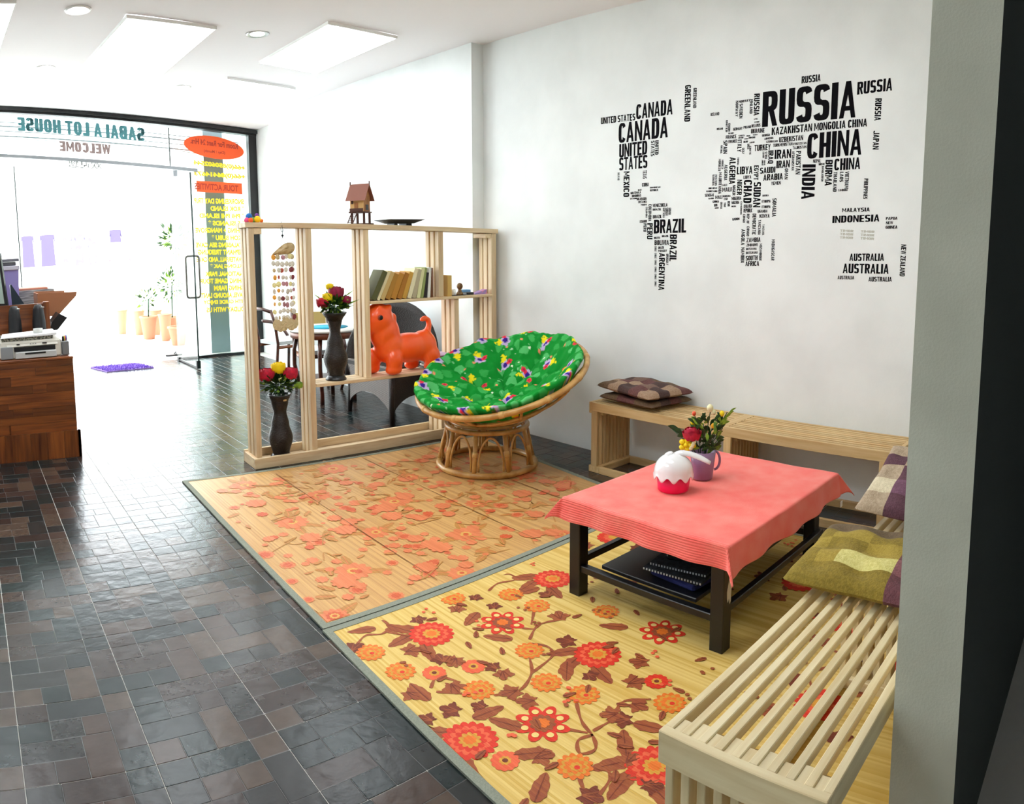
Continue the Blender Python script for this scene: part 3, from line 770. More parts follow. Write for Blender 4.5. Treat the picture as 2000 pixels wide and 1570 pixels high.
m2 = mat_thing('yellow bamboo mat with red flowers under the coffee table', q2, slat_mat('yellow_bamboo', '#e6c97a', '#d0a950', rough=.5), bor, (1.2, .5, 0))
# printed flowers: flat ink of 0.2 mm
def scal(cx_, cy_, R_, n, d, rot=0, k=4, sq=1.0):
    N = n * k; return [(cx_ + R_ * (1 - d * abs(math.cos(PI * i / k + PI / 2 * 0)) ** 1.5 if d else R_) * 0 + R_ * (1 - d * (1 - abs(math.sin(PI * i / k)))) * math.cos(2 * PI * i / N + rot), cy_ + sq * R_ * (1 - d * (1 - abs(math.sin(PI * i / k)))) * math.sin(2 * PI * i / N + rot)) for i in range(N)]
class Print:
    def __init__(s, z, L=None): s.L = L; s.mb = MB(); s.z = z; s.k = 0
    def clip(s, x, y):
        if s.L: 
            y = min(max(y, s.L[2]), s.L[3]); e = s.L[0] + (s.L[1] - s.L[0]) * (y - s.L[2]) / (s.L[3] - s.L[2]); x = min(max(x, e), s.L[4])
        return x, y
    def poly(s, pts, m, lv=0):
        pts = [s.clip(*p) for p in pts]
        z = s.z + .00035 * lv + .000004 * s.k; s.k += 1
        cx_ = sum(p[0] for p in pts) / len(pts); cy_ = sum(p[1] for p in pts) / len(pts); n = len(pts)
        s.mb.add([(cx_, cy_, z)] + [(x, y, z) for x, y in pts], [(0, 1 + i, 1 + (i + 1) % n) for i in range(n)], m)
    def ribbon(s, pts, wd, m, lv=0):
        P = [Vector(p) for p in pts]; Q = []
        for i in range(len(P) - 1):
            p0 = P[max(i - 1, 0)]; p1 = P[i]; p2 = P[i + 1]; p3 = P[min(i + 2, len(P) - 1)]
            for k in range(6):
                t = k / 6; Q.append(.5 * ((2 * p1) + (p2 - p0) * t + (2 * p0 - 5 * p1 + 4 * p2 - p3) * t * t + (3 * p1 - p0 - 3 * p2 + p3) * t ** 3))
        Q.append(P[-1]); z = s.z + .00035 * lv + .000004 * s.k; s.k += 1; vs = []
        for i, p in enumerate(Q):
            d = (Q[min(i + 1, len(Q) - 1)] - Q[max(i - 1, 0)]); d = d.normalized() if d.length > 0 else Vector((1, 0)); nrm = Vector((-d.y, d.x)) * wd * (.5 + .15 * math.sin(i))
            vs += [(p.x + nrm.x, p.y + nrm.y, z), (p.x - nrm.x, p.y - nrm.y, z)]
        vs = [(*s.clip(v[0], v[1]), v[2]) for v in vs]; s.mb.add(vs, [(2 * i, 2 * i + 1, 2 * i + 3, 2 * i + 2) for i in range(len(Q) - 1)], m)
    def leaf(s, x, y, R_, rot, m, m2, lobes=5):
        pts = []; N = 40
        for i in range(N):
            a = 2 * PI * i / N; r = R_ * (.42 + .58 * abs(math.cos(a / 2)) ** .8) * (1 - .38 * abs(math.sin(a * lobes / 2 + .4))) * (1 + .1 * math.sin(a * 11))
            pts.append((x + r * math.cos(a + rot), y + r * math.sin(a + rot)))
        s.poly(pts, m, 1)
        for k in (-.6, 0, .6):
            s.ribbon([(x - .3 * R_ * math.cos(rot), y - .3 * R_ * math.sin(rot)), (x + .75 * R_ * math.cos(rot + k), y + .75 * R_ * math.sin(rot + k))], .004, m2, 2)
    def simple_leaf(s, x, y, R_, rot, m, m2):
        pts = []
        for i in range(24):
            a = 2 * PI * i / 24; lx = R_ * math.cos(a); ly = R_ * .42 * math.sin(a) * (1 - .3 * math.cos(a)) * (1 + .12 * math.cos(9 * a))
            pts.append((x + lx * math.cos(rot) - ly * math.sin(rot), y + lx * math.sin(rot) + ly * math.cos(rot)))
        s.poly(pts, m, 1); s.ribbon([(x - R_ * math.cos(rot), y - R_ * math.sin(rot)), (x + R_ * .9 * math.cos(rot), y + R_ * .9 * math.sin(rot))], .004, m2, 2)
S_ = lambda n, a, b: slat_mat(n, a, b, rough=.5)
pm2 = [S_('print_red', '#e03a24', '#d2301c'), S_('print_orange', '#ea7a2c', '#e0701f'), S_('print_brown', '#a3582f', '#94492c'), S_('print_dark_brown', '#7f3a22', '#70301e'), S_('print_pale', '#f0cf83', '#ead07c'), S_('print_gold', '#dda23c', '#d09333'), S_('print_coral', '#ec6a44', '#e35c38')]
fq = Print(.0072, (1.242, 1.318, .53, 2.465, 3.46)); B2 = random.Random(3)
big = [[1.633, 2.259], [2.005, 1.715], [2.338, 2.277], [1.353, 1.675], [1.661, 1.193]]
big = [[1.633,2.259],[2.005,1.715],[2.338,2.277],[1.353,1.675],[1.661,1.193]]
star = [[1.907,2.143],[1.578,1.58],[2.293,1.623]]
red = [[1.618,1.979],[2.009,1.442],[1.375,1.535],[1.482,2.036]]
ora = [[1.391,2.118],[1.844,1.918],[1.543,1.857],[2.108,2.147],[1.785,1.587],[1.506,1.373],[1.88,2.437],[2.275,1.902],[1.937,1.334],[2.095,2.298],[1.745,1.729],[1.366,2.285]]
leaf = [[1.656,2.388],[1.495,2.21],[1.552,2.372],[1.832,2.349],[1.968,2.265],[1.817,2.07],[1.554,2.086],[1.592,2.056],[1.374,1.977],[1.342,1.988],[1.488,1.781],[1.487,1.742],[1.403,1.825],[1.629,1.694],[1.459,1.501],[1.46,1.477],[1.998,1.857],[1.846,1.725],[1.884,1.65],[1.95,1.505],[1.688,1.329],[1.631,1.268],[1.59,1.16],[1.377,1.386],[1.773,1.397],[1.772,1.443],[2.202,1.801],[2.107,2.013],[1.311,1.836],[1.42,2.445],[1.325,2.342],[1.486,1.932],[1.491,1.663],[1.858,1.417],[2.208,2.19],[2.173,2.272],[1.671,1.925],[1.673,1.876],[1.797,1.308],[2.073,1.558],[1.956,2.375],[1.831,2.249],[1.443,1.266],[1.623,1.771]]
VINES = [[[1.325,2.342],[1.411,2.4],[1.474,2.375],[1.529,2.406],[1.524,2.483],[1.449,2.478]],[[1.5,2.374],[1.551,2.303]],[[1.418,1.971],[1.479,2.009],[1.52,1.933]],[[1.421,1.942],[1.485,1.878]],[[1.561,1.799],[1.649,1.762],[1.747,1.807],[1.809,1.881]],[[1.747,1.807],[1.878,1.831],[1.913,1.886],[1.886,1.951]],[[1.899,1.975],[1.974,2.02],[2.032,2.025],[2.113,1.986]],[[2.077,2.132],[1.983,2.052]],[[1.936,2.057],[1.966,2.018]],[[1.733,1.575],[1.673,1.495],[1.643,1.421],[1.602,1.377],[1.559,1.399],[1.598,1.443],[1.65,1.426]],[[1.663,1.438],[1.734,1.428],[1.773,1.412]],[[1.613,1.505],[1.645,1.445]],[[1.49,1.345],[1.428,1.252]],[[1.447,1.241],[1.535,1.261],[1.557,1.294],[1.532,1.345]],[[1.535,1.261],[1.59,1.207]],[[1.783,1.445],[1.85,1.459],[1.914,1.396]],[[2.044,2.39],[2.123,2.417],[2.205,2.393],[2.225,2.453],[2.153,2.491]],[[2.205,2.393],[2.267,2.334]]]
M1 = [[1.695,4.384,0.091],[2.019,3.965,0.087],[2.347,3.609,0.096],[1.686,3.651,0.101],[2.052,3.689,0.041],[2.005,3.271,0.08],[2.681,3.943,0.08],[2.709,3.276,0.071],[1.665,2.929,0.094],[1.682,3.319,0.041],[1.426,3.153,0.043],[2.371,2.955,0.095],[2.099,3.135,0.042],[2.366,3.301,0.034],[2.075,2.988,0.04],[2.065,2.606,0.074],[2.796,3.154,0.047],[1.867,2.9,0.034],[1.944,2.702,0.046],[1.368,2.984,0.032],[1.378,3.317,0.05],[1.384,2.601,0.066],[1.697,2.609,0.039],[1.585,2.756,0.044],[2.047,2.793,0.024],[2.152,2.831,0.02],[2.956,3.452,0.051],[2.638,2.715,0.047],[2.766,2.981,0.04],[1.922,3.415,0.049],[2.097,3.87,0.037],[1.539,2.341,0.016],[1.353,2.787,0.03],[2.746,2.607,0.063],[2.752,3.676,0.038],[2.585,4.096,0.04],[2.583,2.882,0.032],[3.371,3.167,0.064],[2.351,4.027,0.032],[1.484,4.024,0.036],[2.356,4.395,0.111],[2.618,3.398,0.042],[1.948,3.081,0.022],[2.139,3.509,0.025],[2.032,3.468,0.022],[2.96,4.195,0.057],[3.23,4.311,0.075]]

for x, y in big:
    fq.poly(scal(x, y, .092, 18, .14, B2.random()), 0, 3); fq.poly(scal(x, y, .07, 14, .2), 6, 4); fq.poly(scal(x, y, .055, 12, .2), 0, 5); fq.poly(scal(x, y, .038, 10, .25), 5, 6); fq.poly(scal(x, y, .022, 8, .2), 1, 7)
    for a in (2.2, 2.9, -2.3): fq.simple_leaf(x + .13 * math.cos(a), y + .13 * math.sin(a), .065, a + .4, 2, 3)
for x, y in star:
    r0 = B2.random()
    fq.poly(scal(x, y, .095, 8, .38, r0, 6), 0, 3); fq.poly(scal(x, y, .045, 10, .2), 2, 5)
    for k in range(8):
        a = r0 + 2 * PI * (k + .5) / 8; fq.poly(scal(x + .062 * math.cos(a), y + .062 * math.sin(a), .012, 6, 0), 4, 6)
    fq.poly(scal(x, y, .025, 8, .2), 1, 7)
for x, y in red: fq.poly(scal(x, y, .045, 12, .12), 6 if x < 1.7 else 0, 3); fq.poly(scal(x, y, .02, 8, .2), 5, 4); fq.poly(scal(x, y, .009, 8, 0), 3, 5)
for i, (x, y) in enumerate(ora):
    fq.poly(scal(x, y, .058, 13, .2, i), 1, 3); fq.poly(scal(x, y, .044, 11, .2, i), 5, 4); fq.poly(scal(x, y, .034, 9, .25, i), 1, 5); fq.poly(scal(x, y - .005, .02, 7, .2), 5, 6); fq.poly(scal(x, y - .01, .009, 6, 0), 0, 7)
for i, (x, y) in enumerate(leaf):
    if i % 3 == 2: fq.simple_leaf(x, y, .06, B2.uniform(-3, 3), 2, 3)
    else: fq.leaf(x, y, B2.uniform(.042, .06), B2.uniform(-3, 3), 2 if i % 2 else 3, 3 if i % 2 else 2)
for v in VINES: fq.ribbon(v, .011, 2, 0)
# the print repeats over the half the furniture hides
for bx, by in ((2.7, 1.9), (3.0, 1.35), (2.75, 1.0), (3.3, 1.1), (2.2, .9), (1.45, .72), (2.5, .7), (3.2, 2.2), (2.9, 2.38)):
    fq.poly(scal(bx, by, .09, 16, .14), 0, 3); fq.poly(scal(bx, by, .055, 12, .2), 6, 4); fq.poly(scal(bx, by, .03, 9, .2), 5, 5)
    for k in range(4): a = k * 1.7 + bx; fq.leaf(bx + .17 * math.cos(a), by + .17 * math.sin(a), .06, a, 2 + k % 2, 3)
    fq.ribbon([(bx, by), (bx + .15, by + .1), (bx + .3, by + .02), (bx + .35, by + .15)], .011, 2, 0)
for _ in range(170):
    x, y = B2.uniform(1.27, 3.5), B2.uniform(.6, 2.46)
    if abs(x - 1.27) < .02: continue
    k = B2.random()
    if k < .5:
        for j in range(3): fq.poly(scal(x + B2.uniform(-.025, .025), y + B2.uniform(-.025, .025), .008, 5, 0), 2 if k < .3 else 6, 1)
    else: fq.simple_leaf(x, y, .025, B2.uniform(-3, 3), 2, 3)
o = obj('printed_flowers', fq.mb, pm2, m2, fixn=False); o['kind'] = 'stuff'
pm1 = [S_('faded_coral', '#e4875a', '#d67648'), S_('faded_red', '#d4623a', '#cb5833'), S_('faded_brown', '#c48d48', '#b57c3e'), S_('faded_yellow', '#e0b060', '#d8a555')]
for pz in pm1: pz.node_tree.nodes['Principled BSDF'].inputs['Roughness'].default_value = .38
fp = Print(.0072, (1.332, 1.388, 2.575, 4.6, 3.55))
for x, y, r in M1:
    r = max(.02, r * 1.0)
    fp.poly(scal(x, y, r, 11, .22, x * 9), 0, 2); fp.poly(scal(x, y, r * .6, 9, .2, y * 7), 1 if r < .07 else 0, 3)
    if r > .06:
        fp.poly(scal(x, y, r * .35, 9, .2), 3, 4); fp.poly(scal(x, y, r * .18, 7, .2), 1, 5)
        for k in range(3): a = B2.uniform(0, 6.3); fp.simple_leaf(x + 1.35 * r * math.cos(a), y + 1.35 * r * math.sin(a), .06, a, 2, 0)
for _ in range(420):
    x, y = B2.uniform(1.42, 3.45), B2.uniform(2.65, 4.42); k = B2.random()
    if k < .62: fp.poly(scal(x, y, B2.uniform(.012, .038), 8, .25), 0 if k < .5 else 1, 1)
    elif k < .88: fp.simple_leaf(x, y, B2.uniform(.025, .05), B2.uniform(-3, 3), 2, 0)
    else: fp.ribbon([(x, y), (x + B2.uniform(-.1, .1), y + B2.uniform(-.1, .1)), (x + B2.uniform(-.15, .15), y + B2.uniform(-.15, .15))], .008, 2, 0)
for xa, xb in ((1.97, 1.93), (2.66, 2.60), (3.2, 3.12)): fp.ribbon([(xa, 4.5), ((xa + xb) / 2, 3.5), (xb, 2.62)], .005, 4, 3)
for _ in range(35):
    x, y = B2.uniform(1.42, 3.4), B2.uniform(2.65, 4.4); fp.poly(scal(x, y, B2.uniform(.04, .07), 10, .22, x * 9), 0, 1)
pm1.append(S_('fold_line', '#8a5a2c', '#7c4f26'))
o = obj('printed_flowers', fp.mb, pm1, m1, fixn=False); o['kind'] = 'stuff'

# ============================================================ SLATTED BENCHES
def bench(label, O, A, B, L, W, H, stations, ax, bx, kind, cross=()):
    """O front corner on the floor, A along, B across"""
    A = Vector(A).normalized(); B = Vector(B).normalized(); O = Vector(O)
    tf = lambda v: O + A * v.x + B * v.y + Vector((0, 0, v.z))
    t = thing('slatted_bench', label, 'bench', tuple(O), 'slatted pine benches')
    n = 10; sw = .0215; p = (W - sw) / (n - 1)
    for i in range(n):
        b = i * p; d = .024 if 0 < i < n - 1 else .06
        obj('seat_slat', MB(tf).box(.026, b, H - d, L - .026, b + sw, H - (.001 if i % 3 else 0), bev=.002), wood(ax, kind), t)
    for a in (0, L - .026):
        obj('end_board', MB(tf).box(a, 0, H - .075, a + .026, W, H + .001, bev=.002), wood(bx, kind), t)
    for a in (.028,):
        for i in range(n - 1):
            obj('spacer_block', MB(tf).box(a, i * p + sw, H - .03, a + .045 + .012 * (i % 2), (i + 1) * p, H - .005), wood(ax, kind), t)
    for a in cross: obj('cross_board', MB(tf).box(a, sw, H - .028, a + .07, W - sw, H + .0005), wood(bx, kind), t)
    for a in stations:
        for i in range(n):
            b = i * p
            obj('leg_slat', MB(tf).box(a, b, .045, a + .05, b + sw, H - .0305 - (.03 if i in (0, n - 1) else 0), bev=.002), wood('z', kind), t)
        obj('foot_board', MB(tf).box(a - .02, 0, 0, a + .075, W, .045, bev=.003), wood(bx, kind), t)
        obj('top_cleat', MB(tf).box(a + .052, .03, H - .085, a + .078, W - .03, H - .031), wood(bx, kind), t)
    for b in (0, W - .026):
        for s0, s1 in zip(stations[:-1], stations[1:]): obj('floor_rail', MB(tf).box(s0 + .075, b, 0, s1 - .02, b + .026, .045), wood(ax, kind), t)
    return t
bench('pale slatted wooden bench at the lower right beside the grey partition', (1.25, .485, 0), (1, 0, 0), (0, 1, 0), 2.33, .405, .48, [.03, 1.1, 2.22], 'x', 'y', 'pale')
bench('long slatted pine bench along the white wall beneath the word map', (3.68, 3.25, 0), (.012, -1, 0), (1, .012, 0), 2.12, .365, .482, [.02, 1.05, 2.02], 'y', 'x', 'pine', cross=(1.0,))

# ============================================================ COFFEE TABLE
CT = thing('coffee_table', 'low black wooden coffee table under the coral cloth', 'table', (2.82, 1.75, 0))
X0, X1, Y0, Y1 = 2.295, 3.325, 1.345, 2.135
for x, y in ((X0, Y0), (X1 - .06, Y0 + .06), (X0, Y1 - .06), (X1 - .06, Y1 - .06)):
    lg = obj('leg', MB().box(x, y, 0, x + .06, y + .06, .40, bev=.003), M['tableblack'], CT)
    if x == X0 and y == Y0:
        m = MB(); pts = [(2.318, .245), (2.325, .27), (2.333, .29), (2.34, .345), (2.349, .35), (2.345, .30), (2.352, .26), (2.348, .20), (2.34, .19), (2.335, .215), (2.326, .20), (2.32, .215)]
        m.prism(pts, y - .0008, y + .001, axis='y'); obj('paint_chip', m, mat('bare_white_primer', '#c9c2b8', .9), lg)['label'] = 'white patch of chipped paint'
obj('table_top', MB().box(X0 - .005, Y0 - .005, .40, X1 + .005, Y1 + .005, .434, bev=.004), M['tableblack'], CT)
obj('lower_shelf', MB().box(X0 + .05, 1.50, .145, X1 - .04, 1.99, .163, bev=.003), M['tableblack'], CT)
for y in (Y0 + .015, Y1 - .045): obj('stretcher', MB().box(X0 + .05, y, .14, X1 - .05, y + .03, .17, bev=.003), M['tableblack'], CT)
for x in (X0 + .01, X1 - .045): obj('stretcher', MB().box(x, Y0 + .05, .115, x + .035, Y1 - .05, .145, bev=.003), M['tableblack'], CT)

# cloth
def cloth_mat():
    q = NT('coral_terry'); p = q.p; tc = q.n('ShaderNodeTexCoord')
    nz = q.n('ShaderNodeTexNoise', Scale=9, Detail=5); q.l(tc.outputs['Object'], nz.inputs['Vector'])
    cr = q.n('ShaderNodeValToRGB'); cr.color_ramp.elements[0].position = .35; cr.color_ramp.elements[1].position = .65
    cr.color_ramp.elements[0].color = srgb('#fb6a62'); cr.color_ramp.elements[1].color = srgb('#fd8478'); q.l(nz.outputs['Fac'], cr.inputs[0]); q.l(cr.outputs[0], p.inputs['Base Color'])
    p.inputs['Roughness'].default_value = .95; p.inputs['Sheen Weight'].default_value = .3; p.inputs['Specular IOR Level'].default_value = .1
    n2 = q.n('ShaderNodeTexNoise', Scale=420, Detail=2); q.l(tc.outputs['Object'], n2.inputs['Vector'])
    b = q.n('ShaderNodeBump', Strength=.35, Distance=.004); q.l(n2.outputs['Fac'], b.inputs['Height']); q.l(b.outputs[0], p.inputs['Normal'])
    return q.mat
cx0, cx1, cy0, cy1 = X0 - .018, X1 + .018, Y0 - .018, Y1 + .018
def clothfn(u, v):
    # cloth coordinates (metres) with overhangs: left .075, right .12, near .12, far .08
    ol, orr, on, of = .098, .13, .125, .09
    u = u / .5 * .13 if u < .5 else .13 + (u - .5) / .5 * .87
    x = cx0 - ol + u * (cx1 - cx0 + ol + orr); y = cy0 - on + v * (cy1 - cy0 + on + of)
    dx = max(cx0 - x, 0) + max(x - cx1, 0); dy = max(cy0 - y, 0) + max(y - cy1, 0)
    sx = -1 if x < cx0 else 1; sy = -1 if y < cy0 else 1
    bx = min(max(x, cx0), cx1); by = min(max(y, cy0), cy1)
    wv = .5 + .5 * math.sin(by * 21 + 1.3) * math.cos(by * 9); wv2 = .5 + .5 * math.sin(bx * 16 + .4) * math.cos(bx * 7)
    z = .442 + .0015 * math.sin(x * 23) * math.sin(y * 19)
    if dx and not dy:
        e = min(1, dx / .03); z -= dx * (.88 if sx < 0 else .9) * (e * .5 + .5); bx += sx * (.006 + dx * .22 * wv)
    elif dy and not dx:
        e = min(1, dy / .03); z -= dy * .92 * (e * .5 + .5); by += sy * (.006 + dy * .25 * wv2)
    elif dx and dy:
        d = math.hypot(dx, dy); k = math.atan2(dy, dx) / (PI / 2); fold = math.sin(k * PI)
        out = d * .52 * fold + .006
        dr = d * (.88 - .18 * fold)
        bx += sx * (dx * .22 * wv * (1 - k) + out * .75); by += sy * (dy * .25 * wv2 * k + out * .6); z -= dr
    # ribs of the woven band along the left edge
    if x < cx0 + .02:
        r = .0026 * abs(math.sin((cx0 + .02 - x) * PI / .0105)); bx -= r; z += r * (.8 if dx == 0 else .2)
    return (bx, by, z)
cm_ = MB(); cm_.grid(clothfn, 320, 140)
nv0 = len(cm_.v)
cl = obj('tablecloth', cm_, cloth_mat(), origin=(2.82, 1.75, .442), fixn=False)
so = cl.modifiers.new('thick', 'SOLIDIFY'); so.thickness = .004; so.offset = -1
tag(cl, 'coral red terry cloth draped over the low black table', 'tablecloth')
tg = MB().box(3.405, 1.325, .245, 3.43, 1.328, .275); 
tagp = obj('care_label', tg, M['whitem'], cl); 

# things on the cloth
CB = thing('cake_box', 'hot pink cupcake shaped box with white dripping icing lid on the coral cloth', 'box', (2.675, 1.85, .446))
cx_, cy_, cz_ = 2.675, 1.85, .446
pk = mat('hot_pink_plastic', '#f0125e', .35, spec=.5); wg = mat('glossy_white_icing', '#f0f0f2', .12, spec=.6, coat=.5)
obj('base', MB().lathe([(.001, 0), (.066, 0), (.070, .004), (.078, .083), (.075, .083), (.067, .01), (.001, .008)], (cx_, cy_, cz_), 48, fn=lambda a, z: 1 + .008 * math.cos(24 * a)), pk, CB)
lid = MB(); N = 200; prof = [(math.sin(k / 14 * PI / 2), math.cos(k / 14 * PI / 2)) for k in range(15)]
vs = []
for k in range(18):
    for j in range(N):
        a = 2 * PI * j / N; drip = .021 * (.5 + .5 * math.cos(a * 10))
        if k <= 14: r, z = .086 * prof[k][0], .082 + .082 * prof[k][1] ** .9
        else: r = .0865 + .001 * (k - 14); z = .082 - (k - 14) / 3 * (.008 + drip)
        notch = -.012 * math.exp(-((a - 2.6 + PI) % (2 * PI) - PI) ** 2 * 8) * math.exp(-(r / .03) ** 2)
        vs.append((cx_ + r * math.cos(a), cy_ + r * math.sin(a), cz_ + z + notch))
lid.add(vs, [(k * N + j, k * N + (j + 1) % N, (k + 1) * N + (j + 1) % N, (k + 1) * N + j) for k in range(17) for j in range(N)], 0, True)
o = obj('icing_lid', lid, wg, CB); o.modifiers.new('s', 'SOLIDIFY').thickness = .003
RV = Vector((.56, -.83, 0))
def bar(p0, p1, p2, w0, th):
    m = MB(); P = [Vector(p0).lerp(Vector(p1), t).lerp(Vector(p1).lerp(Vector(p2), t), t) for t in [k / 10 for k in range(11)]]
    m.tube(P, [w0 * (.55 + .45 * min(1, k / 2)) if k < 9 else w0 * (1 - .12 * (k - 8)) for k in range(11)], 14, flat=th); return m
C0 = Vector((cx_, cy_, cz_))
obj('ear_tab', bar(C0 + RV * .005 + Vector((0, 0, .165)), C0 + RV * .06 + Vector((0, 0, .185)), C0 + RV * .165 + Vector((0, 0, .125)), .015, .45), wg, CB)
obj('ear_tab', bar(C0 - RV * .005 + Vector((0, 0, .163)), C0 - RV * .02 + Vector((0, 0, .17)), C0 - RV * .04 + Vector((0, 0, .15)), .012, .7), wg, CB)

def petal_flower(mb, c, R_, m, rings=4, seed=0):
    rd = random.Random(seed)
    for r in range(rings):
        n = 3 + r; rr = R_ * (.32 + .62 * r / (rings - 1)); top = .2 + .27 * r
        for k in range(n):
            a = 2 * PI * k / n + r * .7 + rd.random() * .3; w_ = PI / n * 1.5; vs = []; hh = rd.uniform(-.08, .08)
            for i in range(5):
                ph = 2.3 - (2.3 - top - hh) * i / 4; flare = 1 + .13 * (i == 4) + .04 * (i == 3)
                for j in range(-3, 4):
                    aa = a + j / 3 * w_ * math.sin(min(PI / 2, .5 + i * .4)); q = rr * flare * (1 - .02 * abs(j))
                    p2 = ph + .05 * abs(j) * (i == 4)
                    vs.append((c[0] + q * math.sin(p2) * math.cos(aa), c[1] + q * math.sin(p2) * math.sin(aa), c[2] + q * math.cos(p2) + R_ * .3 * (1 - r / (rings - 1))))
            mb.add(vs, [(i * 7 + j, i * 7 + j + 1, i * 7 + j + 8, i * 7 + j + 7) for i in range(4) for j in range(6)], m, True)
def flower(c, R_, m, parent, name='flower', rings=4, seed=0, label=None):
    mb = MB(); petal_flower(mb, c, R_, 0, rings, seed); o = obj(name, mb, m, parent, fixn=False)
    if label: o['label'] = label
    return o

MG = thing('mug', 'mauve purple ceramic mug holding artificial flowers on the coral cloth', 'mug', (2.895, 1.835, .446))
mx_, my_, mz_ = 2.895, 1.835, .446
mauve = mat('mauve_glaze', '#8d6e92', .3, spec=.5, coat=.3)
obj('cup', MB().lathe([(.001, 0), (.046, 0), (.049, .006), (.055, .07), (.062, .135), (.059, .135), (.052, .07), (.046, .012), (.001, .01)], (mx_, my_, mz_), 40), mauve, MG)
rv = Vector((.545, -.838, 0)); hp = []
for k in range(13):
    a = -PI / 2 + PI * k / 12; hp.append(Vector((mx_, my_, mz_ + .085)) + rv * (.055 + .026 * math.cos(a)) + Vector((0, 0, .045 * math.sin(a) + .003)))
obj('handle', MB().tube(hp, .006, 8), mauve, MG)
BQ = thing('bouquet', 'artificial red rose and yellow flowers standing in the mauve mug', 'flowers', (mx_, my_, mz_ + .06))
MC = Vector((mx_, my_, 0))
def pos(r, z, f=0): return tuple(MC + rv * r + Vector((.838, .545, 0)) * f + Vector((0, 0, z)))
st = MB()
tips = [(-.055, .66, -.02), (-.08, .62, -.03), (-.045, .755, 0), (.03, .77, 0), (.11, .765, .01), (.05, .72, 0), (-.15, .68, 0), (.09, .69, 0), (.075, .64, 0), (0, .70, .03), (.03, .66, .04)]
for r, z, f in tips: st.tube([pos(r * .12, .52, 0), pos(r * .5, .52 + (z - .52) * .6, f * .5), pos(r, z, f)], .0022, 6)
obj('stems', st, M['stem'], BQ)
flower(pos(-.055, .665, -.025), .046, M['red'], BQ, 'rose', 5, 1, 'crimson rose')
yf = MB()
for k in range(5): a = k * 1.2566; yf.ball(Vector(pos(-.082 + .022 * math.cos(a), .615 + .022 * math.sin(a), -.035)), .014, 6)
yf.ball(pos(-.082, .615, -.04), .012, 6); yf.ball(pos(-.045, .61, -.03), .012, 6)
obj('flower', yf, M['yellow'], BQ)['label'] = 'yellow flower'
wf_ = MB()
for k in range(5): wf_.ball(pos(-.058 + .004 * k % 3, .60 + .008 * k, -.045), .009, 6)
obj('flower', wf_, M['cream'], BQ)['label'] = 'cream flower'
for i, (r, z, mm, rr) in enumerate([(-.047, .757, mat('orange_bud', '#e8552a', .5), .01), (.028, .785, M['cream'], .016), (.045, .765, M['cream'], .012), (.085, .76, M['yellow'], .012), (.045, .70, mat('orange_yellow_bud', '#f6b312', .5), .011), (-.052, .715, M['yellow'], .012)]):
    obj('bud', MB().ball(pos(r, z, 0), rr, 6, sc=(1, 1, 1.2)), mm, BQ)
lv = MB()
def blade_leaf(mb, p, q, w_, m=0):
    p, q = Vector(p), Vector(q); d = q - p; sd = d.cross(Vector((.838, .545, 0.2))).normalized(); n = 6; vs = []
    for i in range(n + 1):
        t = i / n; wd = w_ * math.sin(PI * min(.98, t * .92 + .06)); c = p + d * t + Vector((0, 0, d.length * .12 * math.sin(PI * t)))
        vs += [c - sd * wd, c + Vector((.838, .545, 0)) * -wd * .3, c + sd * wd]
    mb.add(vs, [(3 * i + j, 3 * i + j + 1, 3 * i + j + 4, 3 * i + j + 3) for i in range(n) for j in (0, 1)], m, True)
rd = random.Random(5)
for _ in range(110):
    r = rd.uniform(-.05, .09); z = rd.uniform(.58, .73); f = rd.uniform(-.04, .05); a = rd.uniform(0, 6.3)
    blade_leaf(lv, pos(r, z, f), pos(r + .035 * math.cos(a), z + .02 + .02 * math.sin(a), f + rd.uniform(-.02, .02)), .008, 0 if rd.random() < .65 else 1)
for _ in range(16):
    t = rd.uniform(0, 1); r = .04 + .09 * t; z = .68 + .105 * t; blade_leaf(lv, pos(r, z - .01), pos(r + .04, z + .02, rd.uniform(-.02, .02)), .005, 1)
for r0, z0, r1, z1 in ((-.10, .655, -.14, .68), (-.11, .66, -.17, .695), (-.09, .65, -.125, .645), (.05, .585, .085, .60), (.02, .56, .07, .615)): blade_leaf(lv, pos(r0, z0), pos(r1, z1), .013, 1 if r1 > 0 else 0)
o = obj('foliage', lv, [M['leaf'], M['leaf2']], BQ, fixn=False); o['kind'] = 'stuff'

# things under the table
def slab(name, label, cat, cx_, cy_, z0, z1, a_, b_, rot, m, group=None, rnd=.006, extra=None):
    ca, sa = math.cos(rot), math.sin(rot)
    tf = lambda v: Vector((cx_ + v.x * ca - v.y * sa, cy_ + v.x * sa + v.y * ca, v.z))
    mb = MB(tf).box(-a_, -b_, z0, a_, b_, z1, bev=rnd)
    o = obj(name, mb, m, origin=(cx_, cy_, z0)); tag(o, label, cat, group)
    if extra:
        e = MB(tf); extra(e, a_, b_, z0, z1); obj(*[extra.nm, e, extra.mt], o)
    return o
navy = mat('navy_cloth', '#16205e', .9, bump=.3); dkc = mat('dark_slate_cloth', '#1a2028', .9, '#2a313c', 60, 2, bump=.3)
slab('folded_cloth', 'folded deep blue cloth at the bottom of the pile under the table', 'cloth', 2.53, 1.64, .163, .192, .14, .12, -.1, navy, None, .012)
slab('folded_cloth', 'thin folded grey cloth just above the blue one under the table', 'cloth', 2.54, 1.64, .192, .202, .15, .125, -.05, dkc, None, .004)
def stitch(e, a_, b_, z0, z1):
    for k in range(20):
        y = -b_ + (k + .5) * 2 * b_ / 20; e.box(-a_ - .002, y - .003, z0 + .002, -a_, y + .003, z1 - .002)
stitch.nm = 'stitched_edge'; stitch.mt = mat('white_stitches', '#b9bfc6', .8)
